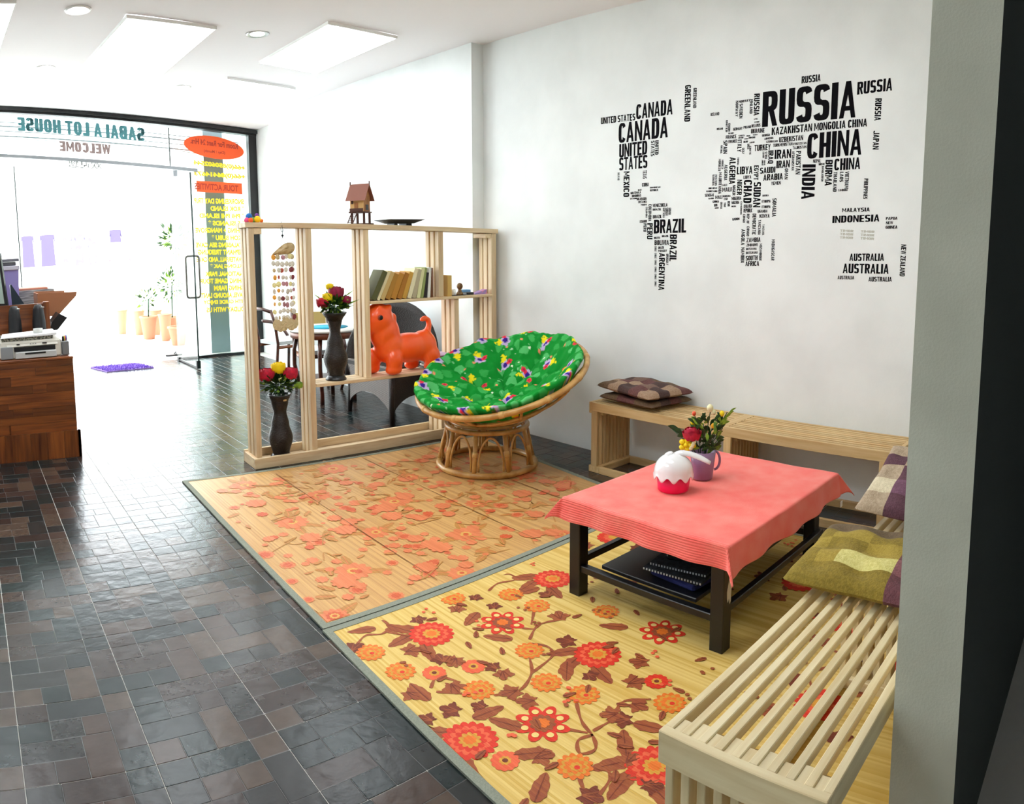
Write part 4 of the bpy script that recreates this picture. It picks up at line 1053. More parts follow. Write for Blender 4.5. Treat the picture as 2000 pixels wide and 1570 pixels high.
slab('place_mat', 'lower dark place mat with white stitched edge under the table', 'mat', 2.52, 1.65, .202, .214, .15, .14, .08, dkc, 'dark place mats under the table', .003, stitch)
slab('place_mat', 'upper dark place mat with white stitched edge under the table', 'mat', 2.55, 1.66, .214, .226, .14, .13, .16, dkc, 'dark place mats under the table', .003, stitch)
slab('pouch', 'black pouch on top of the pile under the table', 'pouch', 2.58, 1.68, .226, .25, .11, .08, .3, M['tableblack'], None, .01)

# ============================================================ CUSHIONS
def patch(name, c, c2):
    return mat(name, c, .9, c2, 90, 3, (1, 1, 1), bump=.35, bscale=160)
BRP = [patch('patch_dark_brown', '#4f3833', '#402e2c'), patch('patch_tan', '#a58a72', '#94785f'), patch('patch_maroon', '#6b423e', '#5a3634'), patch('patch_olive_brown', '#6f5740', '#5e4833'), patch('patch_taupe', '#7c6153', '#6b5145')]
GRP = [patch('patch_olive', '#8f7a28', '#7d691f'), patch('patch_khaki', '#a8913a', '#97802e'), patch('patch_pale_lime', '#d6cd86', '#c6bb6d'), patch('patch_grey_brown', '#6e5b42', '#5e4d38'), patch('patch_plum', '#6e4048', '#5c343c'), patch('patch_rose', '#8d5a60', '#7a4c52')]
PUP = [patch('patch_beige', '#b5a189', '#a38f77'), patch('patch_plum_dark', '#5f3a48', '#50303c'), patch('patch_plum_mid', '#7a5268', '#6a465a'), patch('patch_brown', '#6b4c40', '#5a4036'), patch('patch_cream', '#d9cdb0', '#c7ba9c')]
def cushion(name, label, c, U, V, th, pal, pat, group=None, tuft=3, lean=None):
    """U, V half-size vectors; patchwork cover; one closed pillow mesh"""
    c, U, V = Vector(c), Vector(U), Vector(V); N_ = U.cross(V).normalized(); n = 48; nr, nc = len(pat), len(pat[0])
    def fn(sg):
        def f(u, v):
            a, b = 2 * u - 1, 2 * v - 1
            e = max(0, (1 - abs(a) ** 5)) ** .5 * max(0, (1 - abs(b) ** 5)) ** .5
            h = th * e
            for i in range(tuft):
                for j in range(tuft):
                    ta, tb = -1 + 2 * (i + .5) / tuft * 1.0, -1 + 2 * (j + .5) / tuft
                    h -= th * .42 * math.exp(-((a - ta) ** 2 + (b - tb) ** 2) * 22) * e
            h += th * .06 * math.sin(a * 9 + 3) * math.sin(b * 8) * e
            pin = 1 - .05 * (1 - abs(a)) * abs(b) ** 3 - .05 * (1 - abs(b)) * abs(a) ** 3
            return c + U * (a * pin) + V * (b * pin) + N_ * (sg * h * (1 if sg > 0 else .55))
        return f
    mb = MB(); mf = lambda u, v: pat[min(nr - 1, int(v * nr))][min(nc - 1, int(u * nc))]
    mb.grid(fn(1), n, n, mf=mf); mb.grid(fn(-1), n, n, mf=mf)
    o = obj(name, mb, pal, origin=tuple(c)); tag(o, label, 'cushion', group); return o
T4 = [[1, 0, 1, 2], [2, 4, 0, 3], [0, 1, 2, 3], [1, 2, 4, 0], [3, 1, 0, 2]]
cushion('cushion', 'lower brown patchwork cushion in the stack on the pine bench', (3.885, 2.93, .520), (.19, -.03, .0), (.025, .24, 0), .042, BRP, [[3, 0, 2, 3], [2, 3, 0, 2], [3, 2, 3, 0]], 'brown cushions stacked on the wall bench')
cushion('cushion', 'upper brown patchwork cushion with tan squares on the pine bench', (3.875, 2.93, .585), (.19, -.045, .0), (.04, .25, .008), .05, BRP, T4, 'brown cushions stacked on the wall bench')
cushion('cushion', 'olive and plum checked cushion lying on the pale bench near the partition', (2.235, .745, .525), (.245, .02, .0), (.0, .235, .0), .055, GRP, [[4, 5, 4, 4, 3], [4, 5, 4, 4, 3], [0, 2, 1, 0, 3], [0, 2, 1, 0, 3], [0, 2, 0, 1, 3], [0, 1, 0, 1, 3], [0, 0, 1, 0, 3]])
cushion('cushion', 'plum and beige checked cushion leaning behind the olive one', (2.86, .74, .60), (.235, .0, .07), (.0, .225, .02), .05, PUP, [[3, 2, 1, 2, 0], [2, 1, 2, 3, 4], [1, 2, 1, 0, 1], [0, 4, 0, 1, 0]])

# ============================================================ OPEN SHELF (room divider)
SO = Vector((1.895, 4.695, 0)); SD = Vector((4.04 - 1.895, -.115, 0)); SL = SD.length; SD.normalize(); SN = Vector((-SD.y, SD.x, 0))
def stf(v): return SO + SD * v.x + SN * v.y + Vector((0, 0, v.z))
SH = thing('open_shelf', 'open pine room divider shelf dividing seating corner from entrance', 'shelf', tuple(SO))
def sb(name, x0, y0, z0, x1, y1, z1, ax, bev=.002, kind='rose'): return obj(name, MB(stf).box(x0, y0, z0, x1, y1, z1, bev=bev), wood(ax, kind), SH)
def slope_board(name, x0, y0, x1, y1, zt0, zt1, th):
    m = MB(stf); m.add([(x0, y0, zt0 - th), (x1, y0, zt1 - th), (x1, y1, zt1 - th), (x0, y1, zt0 - th), (x0, y0, zt0), (x1, y0, zt1), (x1, y1, zt1), (x0, y1, zt0)],
        [(3, 2, 1, 0), (4, 5, 6, 7), (0, 1, 5, 4), (1, 2, 6, 5), (2, 3, 7, 6), (3, 0, 4, 7)]); return obj(name, m, wood('x', 'rose'), SH)
ZT0, ZT1 = 1.722, 1.655
zt = lambda a: ZT0 + (ZT1 - ZT0) * a / SL
DP = [(0.012, .062), (.082, .132), (.152, .202)]     # three boards deep
# base
sb('base_board', 0, -.012, 0, SL - .02, .014, .075, 'x'); sb('base_board', 0, .214, 0, SL - .04, .238, .085, 'x')
sb('base_end', 0, .014, 0, .03, .214, .075, 'y'); sb('base_end', SL - .05, .014, 0, SL - .02, .2, .075, 'y')
for a, b in ((.03, .075), (.09, .135), (.15, .2)): sb('base_slat', .03, a, .012, SL - .05, b, .028, 'x')
def upright(x, z0, z1f, w_=.034, dp=DP):
    for i, (a, b) in enumerate(dp): sb('upright', x - w_ / 2, a, z0, x + w_ / 2, b, (z1f(x) if callable(z1f) else z1f), 'z', .003)
zb = lambda a: zt(a) - .034
upright(.045, .03, zb, .04); upright(.472, .03, zb, .045); upright(.93, .555, zb, .045)
upright(1.59, 1.127, zb, .045); upright(1.735, .555, 1.105, .045); upright(SL - .035, .03, zb, .05, [(0.012, .062), (.075, .125), (.138, .185)])
upright(1.60, .03, .53, .045)
for i, (a, b) in enumerate([(0.0, .066), (.075, .14), (.15, .215)]):
    slope_board('top_board', .0, a, SL - (.0 if i < 2 else .01), b, ZT0, ZT1, .034)
for i, (a, b) in enumerate([(0.0, .066), (.075, .135), (.145, .205)]):
    sb('shelf_board', .954, a, 1.105, SL - .062, b, 1.127, 'x'); sb('shelf_board', .496, a, .532, SL - .062, b, .555, 'x')
sb('corner_block', .065, .012, zb(.1) - .045, .12, .2, zb(.1) - .002, 'y')
sb('corner_block', SL - .12, .012, zb(2.05) - .04, SL - .062, .18, zb(2.05) - .004, 'y')

# ------------------------------------------------------------ vases
vz = mat('dark_carved_vase', '#1d110e', .4, '#120b0a', 40, 3, (1, 1, 3), bump=.6, bscale=70); vrim = mat('black_vase_rim', '#17171a', .35)
def vase(label, c, H, rb, rbelly, rneck, rmouth, sq, ribn):
    t = thing('floor_vase', label, 'vase', c, 'tall dark vases on the divider shelf')
    P = []
    for k in range(50):
        s = k / 49; z = .06 * H + s * .92 * H
        key = [(0, rb * .85), (.28, rbelly), (.52, (rbelly + rneck) / 2 * .95), (.72, rneck), (.9, rneck * 1.35), (1, rmouth)]
        for (a, ra), (b, rb_) in zip(key[:-1], key[1:]):
            if a <= s <= b:
                q = (s - a) / (b - a); q = q * q * (3 - 2 * q); r = ra + (rb_ - ra) * q; break
        P.append((r, z))
    fn = (lambda a, z: 1 + .05 * (math.cos(2 * a) ** 4 + math.sin(2 * a) ** 4 - .75)) if sq else (lambda a, z: 1 + .012 * math.sin(ribn * z / H * 6.283 + 3 * math.sin(a)))
    obj('body', MB().lathe(P + [(rmouth * .92, .98 * H), (rneck * .9, .8 * H), (.001, .78 * H)], c, 40, fn=fn), vz, t)
    obj('rim', MB().lathe([(rmouth, .975 * H), (rmouth * 1.06, .985 * H), (rmouth * 1.06, H), (rmouth * .9, H), (rmouth * .9, .97 * H)], c, 40), vrim, t)
    obj('foot', MB().lathe([(rb * 1.12, 0), (rb * 1.1, .02 * H), (rb * .82, .075 * H), (.001, .075 * H)], c, 40 if not sq else 40, fn=fn if sq else None), vrim, t)
    return t
v1c = tuple(stf(Vector((.245, .105, .028)))); v2c = tuple(stf(Vector((.70, .10, .555))))
V1 = vase('tall dark square carved vase standing on the shelf base', v1c, .465, .072, .09, .048, .08, True, 0)
tagl = MB(); tagl.box(v1c[0] - .002, v1c[1] - .074, v1c[2] + .425, v1c[0] + .022, v1c[1] - .071, v1c[2] + .437); obj('sticker', tagl, mat('tan_sticker', '#b79a6a', .6), V1)
V2 = vase('tall dark ribbed vase on the lower shelf board', v2c, .50, .07, .09, .04, .085, False, 26)
def vase_bouquet(label, c, zm, blooms, R_, up, seed, spikes):
    t = thing('bouquet', label, 'flowers', (c[0], c[1], zm - .06)); rv = Vector((.91, -.41, 0)); fw = Vector((.41, .91, 0)); C = Vector((c[0], c[1], 0))
    P = lambda r, z, f=0: C + rv * r + fw * f + Vector((0, 0, z)); rd = random.Random(seed)
    st = MB(); lv = MB()
    for i, (r, z, f, rr, m, nm) in enumerate(blooms):
        rr *= 1.18
        st.tube([P(r * .15, zm - .06), P(r * .5, (zm + z) / 2, f * .5), P(r, z, f)], .003, 6)
        flower(tuple(P(r, z, f)), rr, m, t, 'flower', 4, seed + i, nm)
    obj('stems', st, M['stem'], t)
    for _ in range(300):
        d = Vector((rd.gauss(0, 1), rd.gauss(0, 1), rd.gauss(0, .8))).normalized(); q = rd.uniform(.2, 1)
        p = P(0, zm + up) + Vector((d.x * R_, d.y * R_ * .7, d.z * up * .8)) * q; e = p + (d + Vector((0, 0, .3))) * .05
        sd = d.cross(Vector((rd.random(), rd.random(), 1))).normalized() * .013
        lv.add([p, (p + e) / 2 + sd, e, (p + e) / 2 - sd], [(0, 1, 2), (0, 2, 3)], 0 if rd.random() < .8 else 1, True)
    for (r0, z0, r1, z1) in spikes:
        p, e = P(r0, z0), P(r1, z1); sd = Vector((0, 0, .006)); lv.add([p, (p + e) / 2 + sd, e, (p + e) / 2 - sd], [(0, 1, 2), (0, 2, 3)], 1, True)
    o = obj('foliage', lv, [M['leaf'], M['leaf2']], t, fixn=False); o['kind'] = 'stuff'
    sm_ = MB()
    for _ in range(14):
        d = rd.uniform(-R_, R_); sm_.ball(P(d, zm + up + rd.uniform(-.03, .05), -rd.uniform(.02, .06)), .008, 4)
    o = obj('small_buds', sm_, M['leaf2'], t); o['kind'] = 'stuff'
mag = mat('magenta_petals', '#a01046', .55, '#7c0c30', 40, 2)
zm1 = v1c[2] + .455
vase_bouquet('red and yellow flowers in the vase on the shelf base', v1c, zm1, [(-.085, zm1 + .155, -.02, .055, M['red'], 'dark red bloom'), (-.0, zm1 + .20, 0, .05, M['yellow'], 'yellow bloom'), (.085, zm1 + .16, -.01, .05, M['red'], 'dark red bloom'), (.14, zm1 + .07, 0, .03, M['leaf2'], 'pale green bloom'), (.02, zm1 + .12, -.04, .02, M['cream'], 'small white bloom')], .115, .085, 11,
    [(-.08, zm1 + .1, -.17, zm1 + .09), (.1, zm1 + .08, .18, zm1 + .06), (-.07, zm1 + .06, -.15, zm1 + .03), (.1, zm1 + .05, .16, zm1 + .1)])
zm2 = v2c[2] + .49
vase_bouquet('magenta and yellow flowers in the vase on the lower shelf', v2c, zm2, [(-.03, zm2 + .20, 0, .027, M['yellow'], 'small yellow bloom'), (.015, zm2 + .155, 0, .055, mag, 'magenta bloom'), (-.05, zm2 + .125, -.03, .036, M['yellow'], 'yellow bloom'), (-.085, zm2 + .085, -.02, .045, M['red'], 'dark red bloom'), (.09, zm2 + .10, 0, .035, mag, 'magenta bloom')], .105, .065, 23,
    [(-.08, zm2 + .1, -.15, zm2 + .15), (.08, zm2 + .06, .19, zm2 + .10), (.07, zm2 + .12, .15, zm2 + .17), (.05, zm2 + .03, .15, zm2 + .06), (-.06, zm2 + .05, -.14, zm2 + .1)])

# ------------------------------------------------------------ shell wind chime
ca = .262; CH0 = stf(Vector((ca, -.018, 0))); CT_ = zt(ca)
WC = thing('wind_chime', 'shell wind chime hanging from the top board of the shelf', 'wind chime', (CH0.x, CH0.y, CT_ - .72))
m = MB(); hk = [CH0 + Vector((0, 0, CT_ - .03)) + SN * .03 * math.sin(t) + Vector((0, 0, .035 * math.cos(t))) for t in np.linspace(-.2, 4.2, 16)]
m.tube(hk[::-1], .002, 6); m.tube([CH0 + Vector((0, 0, CT_ - .02)), CH0 + Vector((0, 0, CT_ - .1))], .002, 6); m.ball(CH0 + Vector((0, 0, CT_ - .09)), .009, 5)
rvc = SD
for s in (-.05, -.015, .02, .055): m.tube([CH0 + Vector((0, 0, CT_ - .1)), CH0 + rvc * s + Vector((0, 0, CT_ - .155))], .0012, 4)
obj('hook', m, M['blackp'], WC)
shl = mat('tan_shell', '#c9b184', .35, '#a88c5c', 30, 3, coat=.3); stt = MB()
out = []
for k in range(40):
    t = 2 * PI * k / 40; x = math.cos(t); y = math.sin(t); out.append((.005 + .085 * x, .012 * x + .020 * x * (x < 0) + .036 * y * (1 + .62 * x)))
vs = []
for q in (1, .8, .5, 0.02):
    for a, b in out: p = CH0 + rvc * (.01 + (a - .01) * q) + Vector((0, 0, CT_ - .185 - .03 * 0 + b * q)) - SN * (.02 * (1 - q * q)); vs.append(p)
m = MB(); m.add(vs, [(i * 40 + j, i * 40 + (j + 1) % 40, (i + 1) * 40 + (j + 1) % 40, (i + 1) * 40 + j) for i in range(3) for j in range(40)], 0, True)
o = obj('top_shell', m, shl, WC, fixn=False); o.modifiers.new('s', 'SOLIDIFY').thickness = .004
def disc_mesh(nm, R_, m):
    mb = MB(); n = 14; vs = [(0, -.003, -R_ * .1)] + [(R_ * math.cos(2 * PI * k / n), .002 * math.sin(3 * k), R_ * math.sin(2 * PI * k / n) * 1.15 - R_ * .1) for k in range(n)] + [(0, .003, -R_ * .1)]
    mb.add(vs, [(0, 1 + k, 1 + (k + 1) % n) for k in range(n)] + [(n + 1, 1 + (k + 1) % n, 1 + k) for k in range(n)], 0, True)
    me = bpy.data.meshes.new(nm); me.from_pydata(mb.v, [], mb.f); me.materials.append(m); me.update(); return me
pal = {'o': mat('amber_shell', '#f0a83c', .4), 'r': mat('russet_shell', '#b45038', .4), 'w': mat('pearl_shell', '#d8d2c4', .3), 'p': mat('mauve_shell', '#b5808a', .4), 'd': mat('maroon_shell', '#7c2f34', .4), 'y': mat('straw_shell', '#e6dc9c', .4), 't': mat('sand_shell', '#cdb98e', .4)}
DM = {k: disc_mesh('shell_disc', .017, v) for k, v in pal.items()}; DB = disc_mesh('shell_disc', .034, pal['t'])
rd = random.Random(9); cols = [(-.085, 'owtoywooyw'), (-.048, 'twwryowywt'), (-.012, 'pwrwpwdpww'), (.024, 'wwwwpwwpww'), (.06, 'ywdwywrwtw'), (.08, 'twwdwpwywd')]
inv = WC.location
def place(me, p, sc=1, ry=0, rz=0):
    o = bpy.data.objects.new('shell_disc', me); COL.objects.link(o); o.parent = WC; o.location = Vector(p) - inv; o.rotation_euler = (0, ry, rz); o.scale = (sc, 1, sc)
for s, code in cols:
    z = CT_ - .235; 
    stt.tube([CH0 + rvc * (s * .85) + Vector((0, 0, CT_ - .2)), CH0 + rvc * (s * .85) + Vector((0, 0, CT_ - .70))], .0008, 4)
    for k, ch in enumerate(code):
        zz = z - k * .047 + rd.uniform(-.006, .006); place(DM[ch], CH0 + rvc * (s * .85 + rd.uniform(-.005, .005)) - SN * rd.uniform(0, .01) + Vector((0, 0, zz)), rd.uniform(.65, 1.05), rd.uniform(-.4, .4), rd.uniform(-.5, .5))
for s, z in ((-.075, .70), (-.045, .715), (-.01, .71), (.02, .69), (.05, .71), (.075, .70), (0, .685)): place(DB, CH0 + rvc * (s * .85) - SN * (.004 + .003 * (s > 0)) + Vector((0, 0, CT_ - z)), 1, 0, rd.uniform(-.3, .3))
obj('strings', stt, M['whitem'], WC)

# ------------------------------------------------------------ things on the top board
def on_top(a, b=.1): v = stf(Vector((a, b, 0))); v.z = zt(a); return v
# stilt house
hc = on_top(.935, .10); HS = thing('model_house', 'small brown wooden model house on stilts on the shelf top', 'model house', tuple(hc))
hr = math.radians(-58); hca, hsa = math.cos(hr), math.sin(hr)
htf = lambda v: Vector((hc.x + v.x * hca - v.y * hsa, hc.y + v.x * hsa + v.y * hca, hc.z + v.z))
hw = mat('honey_plywood', '#a86f38', .6, '#8f5a2b', 20, 3); hwl = mat('light_plywood', '#d6ab6c', .6); hd_ = mat('dark_stained_ply', '#4a2415', .6); hrf = mat('reddish_roof', '#8a5240', .6)
def hb(n, *a, m=hw, **k): return obj(n, MB(htf).box(*a, **k), m, HS)
hb('base', -.075, -.07, 0, .075, .07, .009, m=hd_)
for x in (-.055, .045):
    for y in (-.05, .04): hb('stilt', x, y, .009, x + .014, y + .014, .085, m=hd_)
hb('floor_plate', -.065, -.062, .085, .065, .062, .094, m=hd_)
wl = hb('walls', -.055, -.052, .094, .055, .052, .205); 
gb = MB(htf); gb.prism([(-.052, .205), (.052, .205), (0, .285)], -.055, .055, axis='x'); obj('gable', gb, hw, HS)
hb('front_wall', -.056, -.0545, .094, .056, -.052, .205, m=hwl)
for sy in (-1, 1):
    r_ = MB(htf); th = .006; x0, x1 = -.08, .08
    r_.add([(x0, 0, .292), (x1, 0, .292), (x1, sy * .078, .172), (x0, sy * .078, .172), (x0, 0, .292 + th), (x1, 0, .292 + th), (x1, sy * (.078 + th), .172), (x0, sy * (.078 + th), .172)],
           [(0, 1, 2, 3), (4, 5, 6, 7), (0, 1, 5, 4), (3, 2, 6, 7), (0, 3, 7, 4), (1, 2, 6, 5)]); obj('roof_panel', r_, hrf, HS)
hb('ridge_finial', -.082, -.004, .285, -.076, .004, .315, m=hd_); hb('ridge_finial', .076, -.004, .285, .082, .004, .315, m=hd_)
hb('window', .0545, -.02, .105, .0575, .022, .145, m=M['blackp']); hb('door', -.02, -.057, .094, .012, -.0545, .16, m=hw)
hb('shutter', -.045, -.058, .15, -.028, -.0545, .18, m=hd_)
hb('railing', -.055, -.066, .094, .055, -.062, .118, m=hd_)
for k in range(6): z = .012 + k * .014; hb('stair_step', -.035, -.135 + k * .012, z, .005, -.118 + k * .012, z + .004, m=hd_)
for x in (-.039, .005):
    s_ = MB(htf).add([(x, -.14, .009), (x, -.13, .009), (x, -.056, .094), (x, -.066, .094), (x + .004, -.14, .009), (x + .004, -.13, .009), (x + .004, -.056, .094), (x + .004, -.066, .094)], [(0, 1, 2, 3), (4, 5, 6, 7), (0, 1, 5, 4), (1, 2, 6, 5), (2, 3, 7, 6), (3, 0, 4, 7)])
    obj('stair_side', s_, hd_, HS)
# black square dish
pc = on_top(1.27, .1); DI = thing('square_dish', 'shallow black square dish on a small foot on the shelf top', 'dish', tuple(pc))
m = MB(); W0, W1 = .085, .16
m.add([(pc.x - W0, pc.y - .07, pc.z + .016), (pc.x + W0, pc.y - .07, pc.z + .016), (pc.x + W0, pc.y + .07, pc.z + .016), (pc.x - W0, pc.y + .07, pc.z + .016), (pc.x - W1, pc.y - .12, pc.z + .046), (pc.x + W1, pc.y - .12, pc.z + .046), (pc.x + W1, pc.y + .12, pc.z + .046), (pc.x - W1, pc.y + .12, pc.z + .046),
       (pc.x - W1 + .02, pc.y - .1, pc.z + .046), (pc.x + W1 - .02, pc.y - .1, pc.z + .046), (pc.x + W1 - .02, pc.y + .1, pc.z + .046), (pc.x - W1 + .02, pc.y + .1, pc.z + .046), (pc.x - W0, pc.y - .06, pc.z + .022), (pc.x + W0, pc.y - .06, pc.z + .022), (pc.x + W0, pc.y + .06, pc.z + .022), (pc.x - W0, pc.y + .06, pc.z + .022)],
      [(3, 2, 1, 0), (0, 1, 5, 4), (1, 2, 6, 5), (2, 3, 7, 6), (3, 0, 4, 7), (4, 5, 9, 8), (5, 6, 10, 9), (6, 7, 11, 10), (7, 4, 8, 11), (8, 9, 13, 12), (9, 10, 14, 13), (10, 11, 15, 14), (11, 8, 12, 15), (12, 13, 14, 15)])
obj('bowl', m, mat('black_glaze', '#10141c', .3), DI); obj('foot', MB().box(pc.x + .03, pc.y - .05, pc.z, pc.x + .08, pc.y + .05, pc.z + .017), M['blackp'], DI); obj('foot', MB().box(pc.x - .08, pc.y - .05, pc.z, pc.x - .05, pc.y + .05, pc.z + .017), M['blackp'], DI)
# little coloured baby toys
tc_ = on_top(.06, .09)
toy = [('#1f6fc0', 0, .0, .043, .024, 'blue round plush ball topmost on the left end of the shelf', 'ball'), ('#e0508a', -.025, -.02, .018, .019, 'pink plush ball at the left of the little pile', 'ball'), ('#ffcf10', .055, -.02, .022, .024, 'yellow plush ball at the right of the little pile', 'ball'), ('#f0642a', -.005, -.045, .016, .018, 'orange plush ball in front of the blue one', 'ball'), ('#5fb84a', .025, .0, .02, .02, 'green plush ball in the middle of the little pile', 'ball'), ('#7a3a9a', .06, .0, .052, .014, 'small purple ball on top of the yellow one', 'ball'), ('#f07a2a', .09, -.01, .012, .013, 'small orange ball at the right end of the little pile', 'ball')]
for c_, dx, dy, dz, r, lb, ct in toy:
    p = tc_ + Vector((dx, dy, dz)); tag(obj('toy_ball', MB().ball((p.x, p.y, p.z), r, 8), mat('plush_' + c_[1:], c_, .8), origin=tuple(p - Vector((0, 0, r)))), lb, ct, 'coloured plush balls on the shelf top')

# ------------------------------------------------------------ books
def book(a, th, h, w_, lean, cover, label, pages='#d9cba4', z0=1.127):
    """spine facing the room; leans towards +a"""
    t = math.radians(lean); ct, st_ = math.cos(t), math.sin(t); base = stf(Vector((a, .02, z0)))
    def tf(v):
        x = v.x * ct + v.z * st_; z = -v.x * st_ + v.z * ct
        return stf(Vector((a + x, .02 + v.y, z0 + z + abs(th * st_))))
    T_ = thing('book', label, 'book', tuple(base), 'old books leaning on the middle shelf')
    cm2 = mat('cover_' + cover[1:], cover, .7, None); m = MB(tf)
    m.box(0, 0, 0, .003, w_, h); m.box(th - .003, 0, 0, th, w_, h); m.box(0, -.003, 0, th, .001, h)
    obj('cover', m, cm2, T_); obj('pages', MB(tf).box(.003, .002, .004, th - .003, w_ - .004, h - .004), mat('pages_' + cover[1:], pages, .9), T_)
    return T_
BK = [(.965, .042, .235, 27, '#55562e', 'thick olive book with pale cover leaning at the left end'), (1.015, .022, .235, 26, '#d8cba0', 'pale cream book beside the olive one'), (1.045, .035, .225, 25, '#c9a96c', 'tan book third from the left end'),
      (1.088, .04, .205, 24, '#a9782a', 'low brown gold book fourth from the left'), (1.135, .045, .205, 23, '#b87f2c', 'thick amber book left of the middle of the row'), (1.188, .04, .205, 22, '#a86e20', 'dark amber book in the middle of the row'), (1.235, .035, .21, 20, '#c9993f', 'golden book just right of the middle'),
      (1.28, .035, .235, 18, '#e6dcb8', 'tall ivory book after the golden ones'), (1.322, .036, .225, 15, '#b3a68a', 'greyish taupe book right of the ivory one'), (1.365, .03, .23, 12, '#d8d6a4', 'pale greenish book leaning slightly'), (1.402, .022, .235, 10, '#8f9a5a', 'thin moss green book'),
      (1.43, .026, .195, 7, '#241f22', 'short black book near the right of the row'), (1.463, .024, .235, 4, '#e2e0da', 'white book beside the black one')]
for a, th, h, ln_, c_, lb in BK: book(a, th, h, .15, ln_, c_, lb)
book(1.495, .02, .23, .15, 0, '#6b3f22', 'thin upright brown book')
book(1.652, .04, .165, .12, 0, '#c9a35a', 'short upright tan book right of the upright post')
# trinkets
def sp(a, b, z=1.127): return stf(Vector((a, b, z)))
p = sp(1.74, .06); tag(obj('candle', MB().lathe([(.001, 0), (.018, 0), (.018, .045), (.012, .052), (.001, .05)], p, 16), M['whitem'], origin=tuple(p)), 'short white candle on the middle shelf', 'candle')
p = sp(1.80, .06); FG = thing('carved_figure', 'small dark carved wooden figure on the middle shelf', 'figurine', tuple(p)); fgm = mat('carved_brown_wood', '#5a2f16', .5, '#8a6a3a', 50, 2)
obj('body', MB().lathe([(.001, 0), (.03, .002), (.026, .02), (.014, .035), (.016, .045), (.001, .05)], p, 16), fgm, FG); obj('head', MB().ball((p.x, p.y, p.z + .072), .025, 8, sc=(1, 1, 1.1)), fgm, FG)
p = sp(1.765, .10); tag(obj('pink_cup', MB().lathe([(.001, 0), (.016, 0), (.02, .03), (.018, .03), (.014, .004), (.001, .004)], p, 14), mat('pink_plastic', '#e58a98', .5), origin=tuple(p)), 'tiny pink cup behind the carved figure', 'cup')
p = sp(1.76, .04); tag(obj('black_tray', MB(stf).box(1.70, .02, 1.127, 1.83, .045, 1.131), M['blackp'], origin=tuple(p)), 'thin black strip tray in front of the candle', 'tray')
tag(obj('blue_packet', MB(stf).box(1.85, .10, 1.127, 1.94, .16, 1.165, bev=.003), mat('pale_blue_box', '#6fa4cf', .5), origin=tuple(sp(1.9, .12))), 'pale blue packet behind the black case', 'packet')
tag(obj('black_case', MB(stf).box(1.85, .03, 1.127, 1.92, .09, 1.148, bev=.003), M['blackp'], origin=tuple(sp(1.88, .06))), 'small black case right of the carved figure', 'case')
tag(obj('lilac_packet', MB(stf).add([(1.93, .03, 1.127), (2.06, .04, 1.127), (2.06, .1, 1.127), (1.93, .09, 1.127), (1.93, .03, 1.135), (2.06, .04, 1.165), (2.06, .1, 1.165), (1.93, .09, 1.135)], [(3, 2, 1, 0), (4, 5, 6, 7), (0, 1, 5, 4), (1, 2, 6, 5), (2, 3, 7, 6), (3, 0, 4, 7)]), mat('lilac_wrap', '#8c86c8', .4, '#d88ab0', 30, 2), origin=tuple(sp(2.0, .06))), 'crumpled lilac packet at the right end of the middle shelf', 'packet')

# ------------------------------------------------------------ magazines on lower shelf
mc = ['#3a2f2c', '#c9c3b4', '#6b5a4a', '#8f8a80', '#d8d4c6', '#e8b52e', '#b9a0c0']
ml = ['dark magazine at the bottom of the pile by the orange toy', 'pale magazine second from the bottom of the pile', 'brown magazine third in the pile', 'grey magazine in the middle of the pile', 'off white magazine under the yellow one', 'yellow magazine near the top of the pile', 'lilac magazine on top of the pile']
for i, c_ in enumerate(mc):
    th = .016; z = .555 + i * .0165; j = (i * 37 % 5 - 2) * .006
    o = obj('magazine', MB(stf).box(1.49 + j, .02 + abs(j), z, 1.70 + j, .19, z + th - (.006 if i > 4 else 0), bev=.002), mat('mag_' + c_[1:], c_, .5), origin=tuple(stf(Vector((1.6, .1, z)))))
    tag(o, ml[i], 'magazine', 'magazines piled on the lower shelf')

# ------------------------------------------------------------ orange bouncy animal
def blob(name, build, m, parent, voxel=.01, smooth=6, dec=None):
    mb = MB(); build(mb); L = wloc(parent)
    me = bpy.data.meshes.new(name); me.from_pydata([tuple(Vector(v) - L) for v in mb.v], [], mb.f); me.update()
    bm = bmesh.new(); bm.from_mesh(me); bmesh.ops.recalc_face_normals(bm, faces=bm.faces); bm.to_mesh(me); bm.free()
    o = bpy.data.objects.new(name, me); COL.objects.link(o)
    r = o.modifiers.new('r', 'REMESH'); r.mode = 'VOXEL'; r.voxel_size = voxel; r.use_smooth_shade = True
    s = o.modifiers.new('s', 'SMOOTH'); s.iterations = smooth; s.factor = .6
    dg = bpy.context.evaluated_depsgraph_get(); me2 = bpy.data.meshes.new_from_object(o.evaluated_get(dg), depsgraph=dg)
    bpy.data.objects.remove(o); bpy.data.meshes.remove(me); me2.name = name; me2.materials.clear()
    me2.polygons.foreach_set('use_smooth', [True] * len(me2.polygons))
    return link(name, me2, m, parent)
OT = thing('bouncy_animal', 'inflatable orange ride-on animal toy on the lower shelf board', 'toy', tuple(stf(Vector((1.25, .1, .555)))))
org = mat('glossy_orange_rubber', '#ff6420', .3, '#ff5a18', 6, 2, spec=.5, coat=.2, sss=.05)
def aq(a, b, z): return stf(Vector((a, b, z)))
def ell(mb, c, r, rot=0):
    b = MB(); b.ball((0, 0, 0), 1, 12); cr, sr = math.cos(rot), math.sin(rot)
    mb.add([aq(c[0] + v[0] * r[0] * cr - v[2] * r[2] * sr, c[1] + v[1] * r[1], c[2] + v[0] * r[0] * sr + v[2] * r[2] * cr) for v in b.v], b.f)
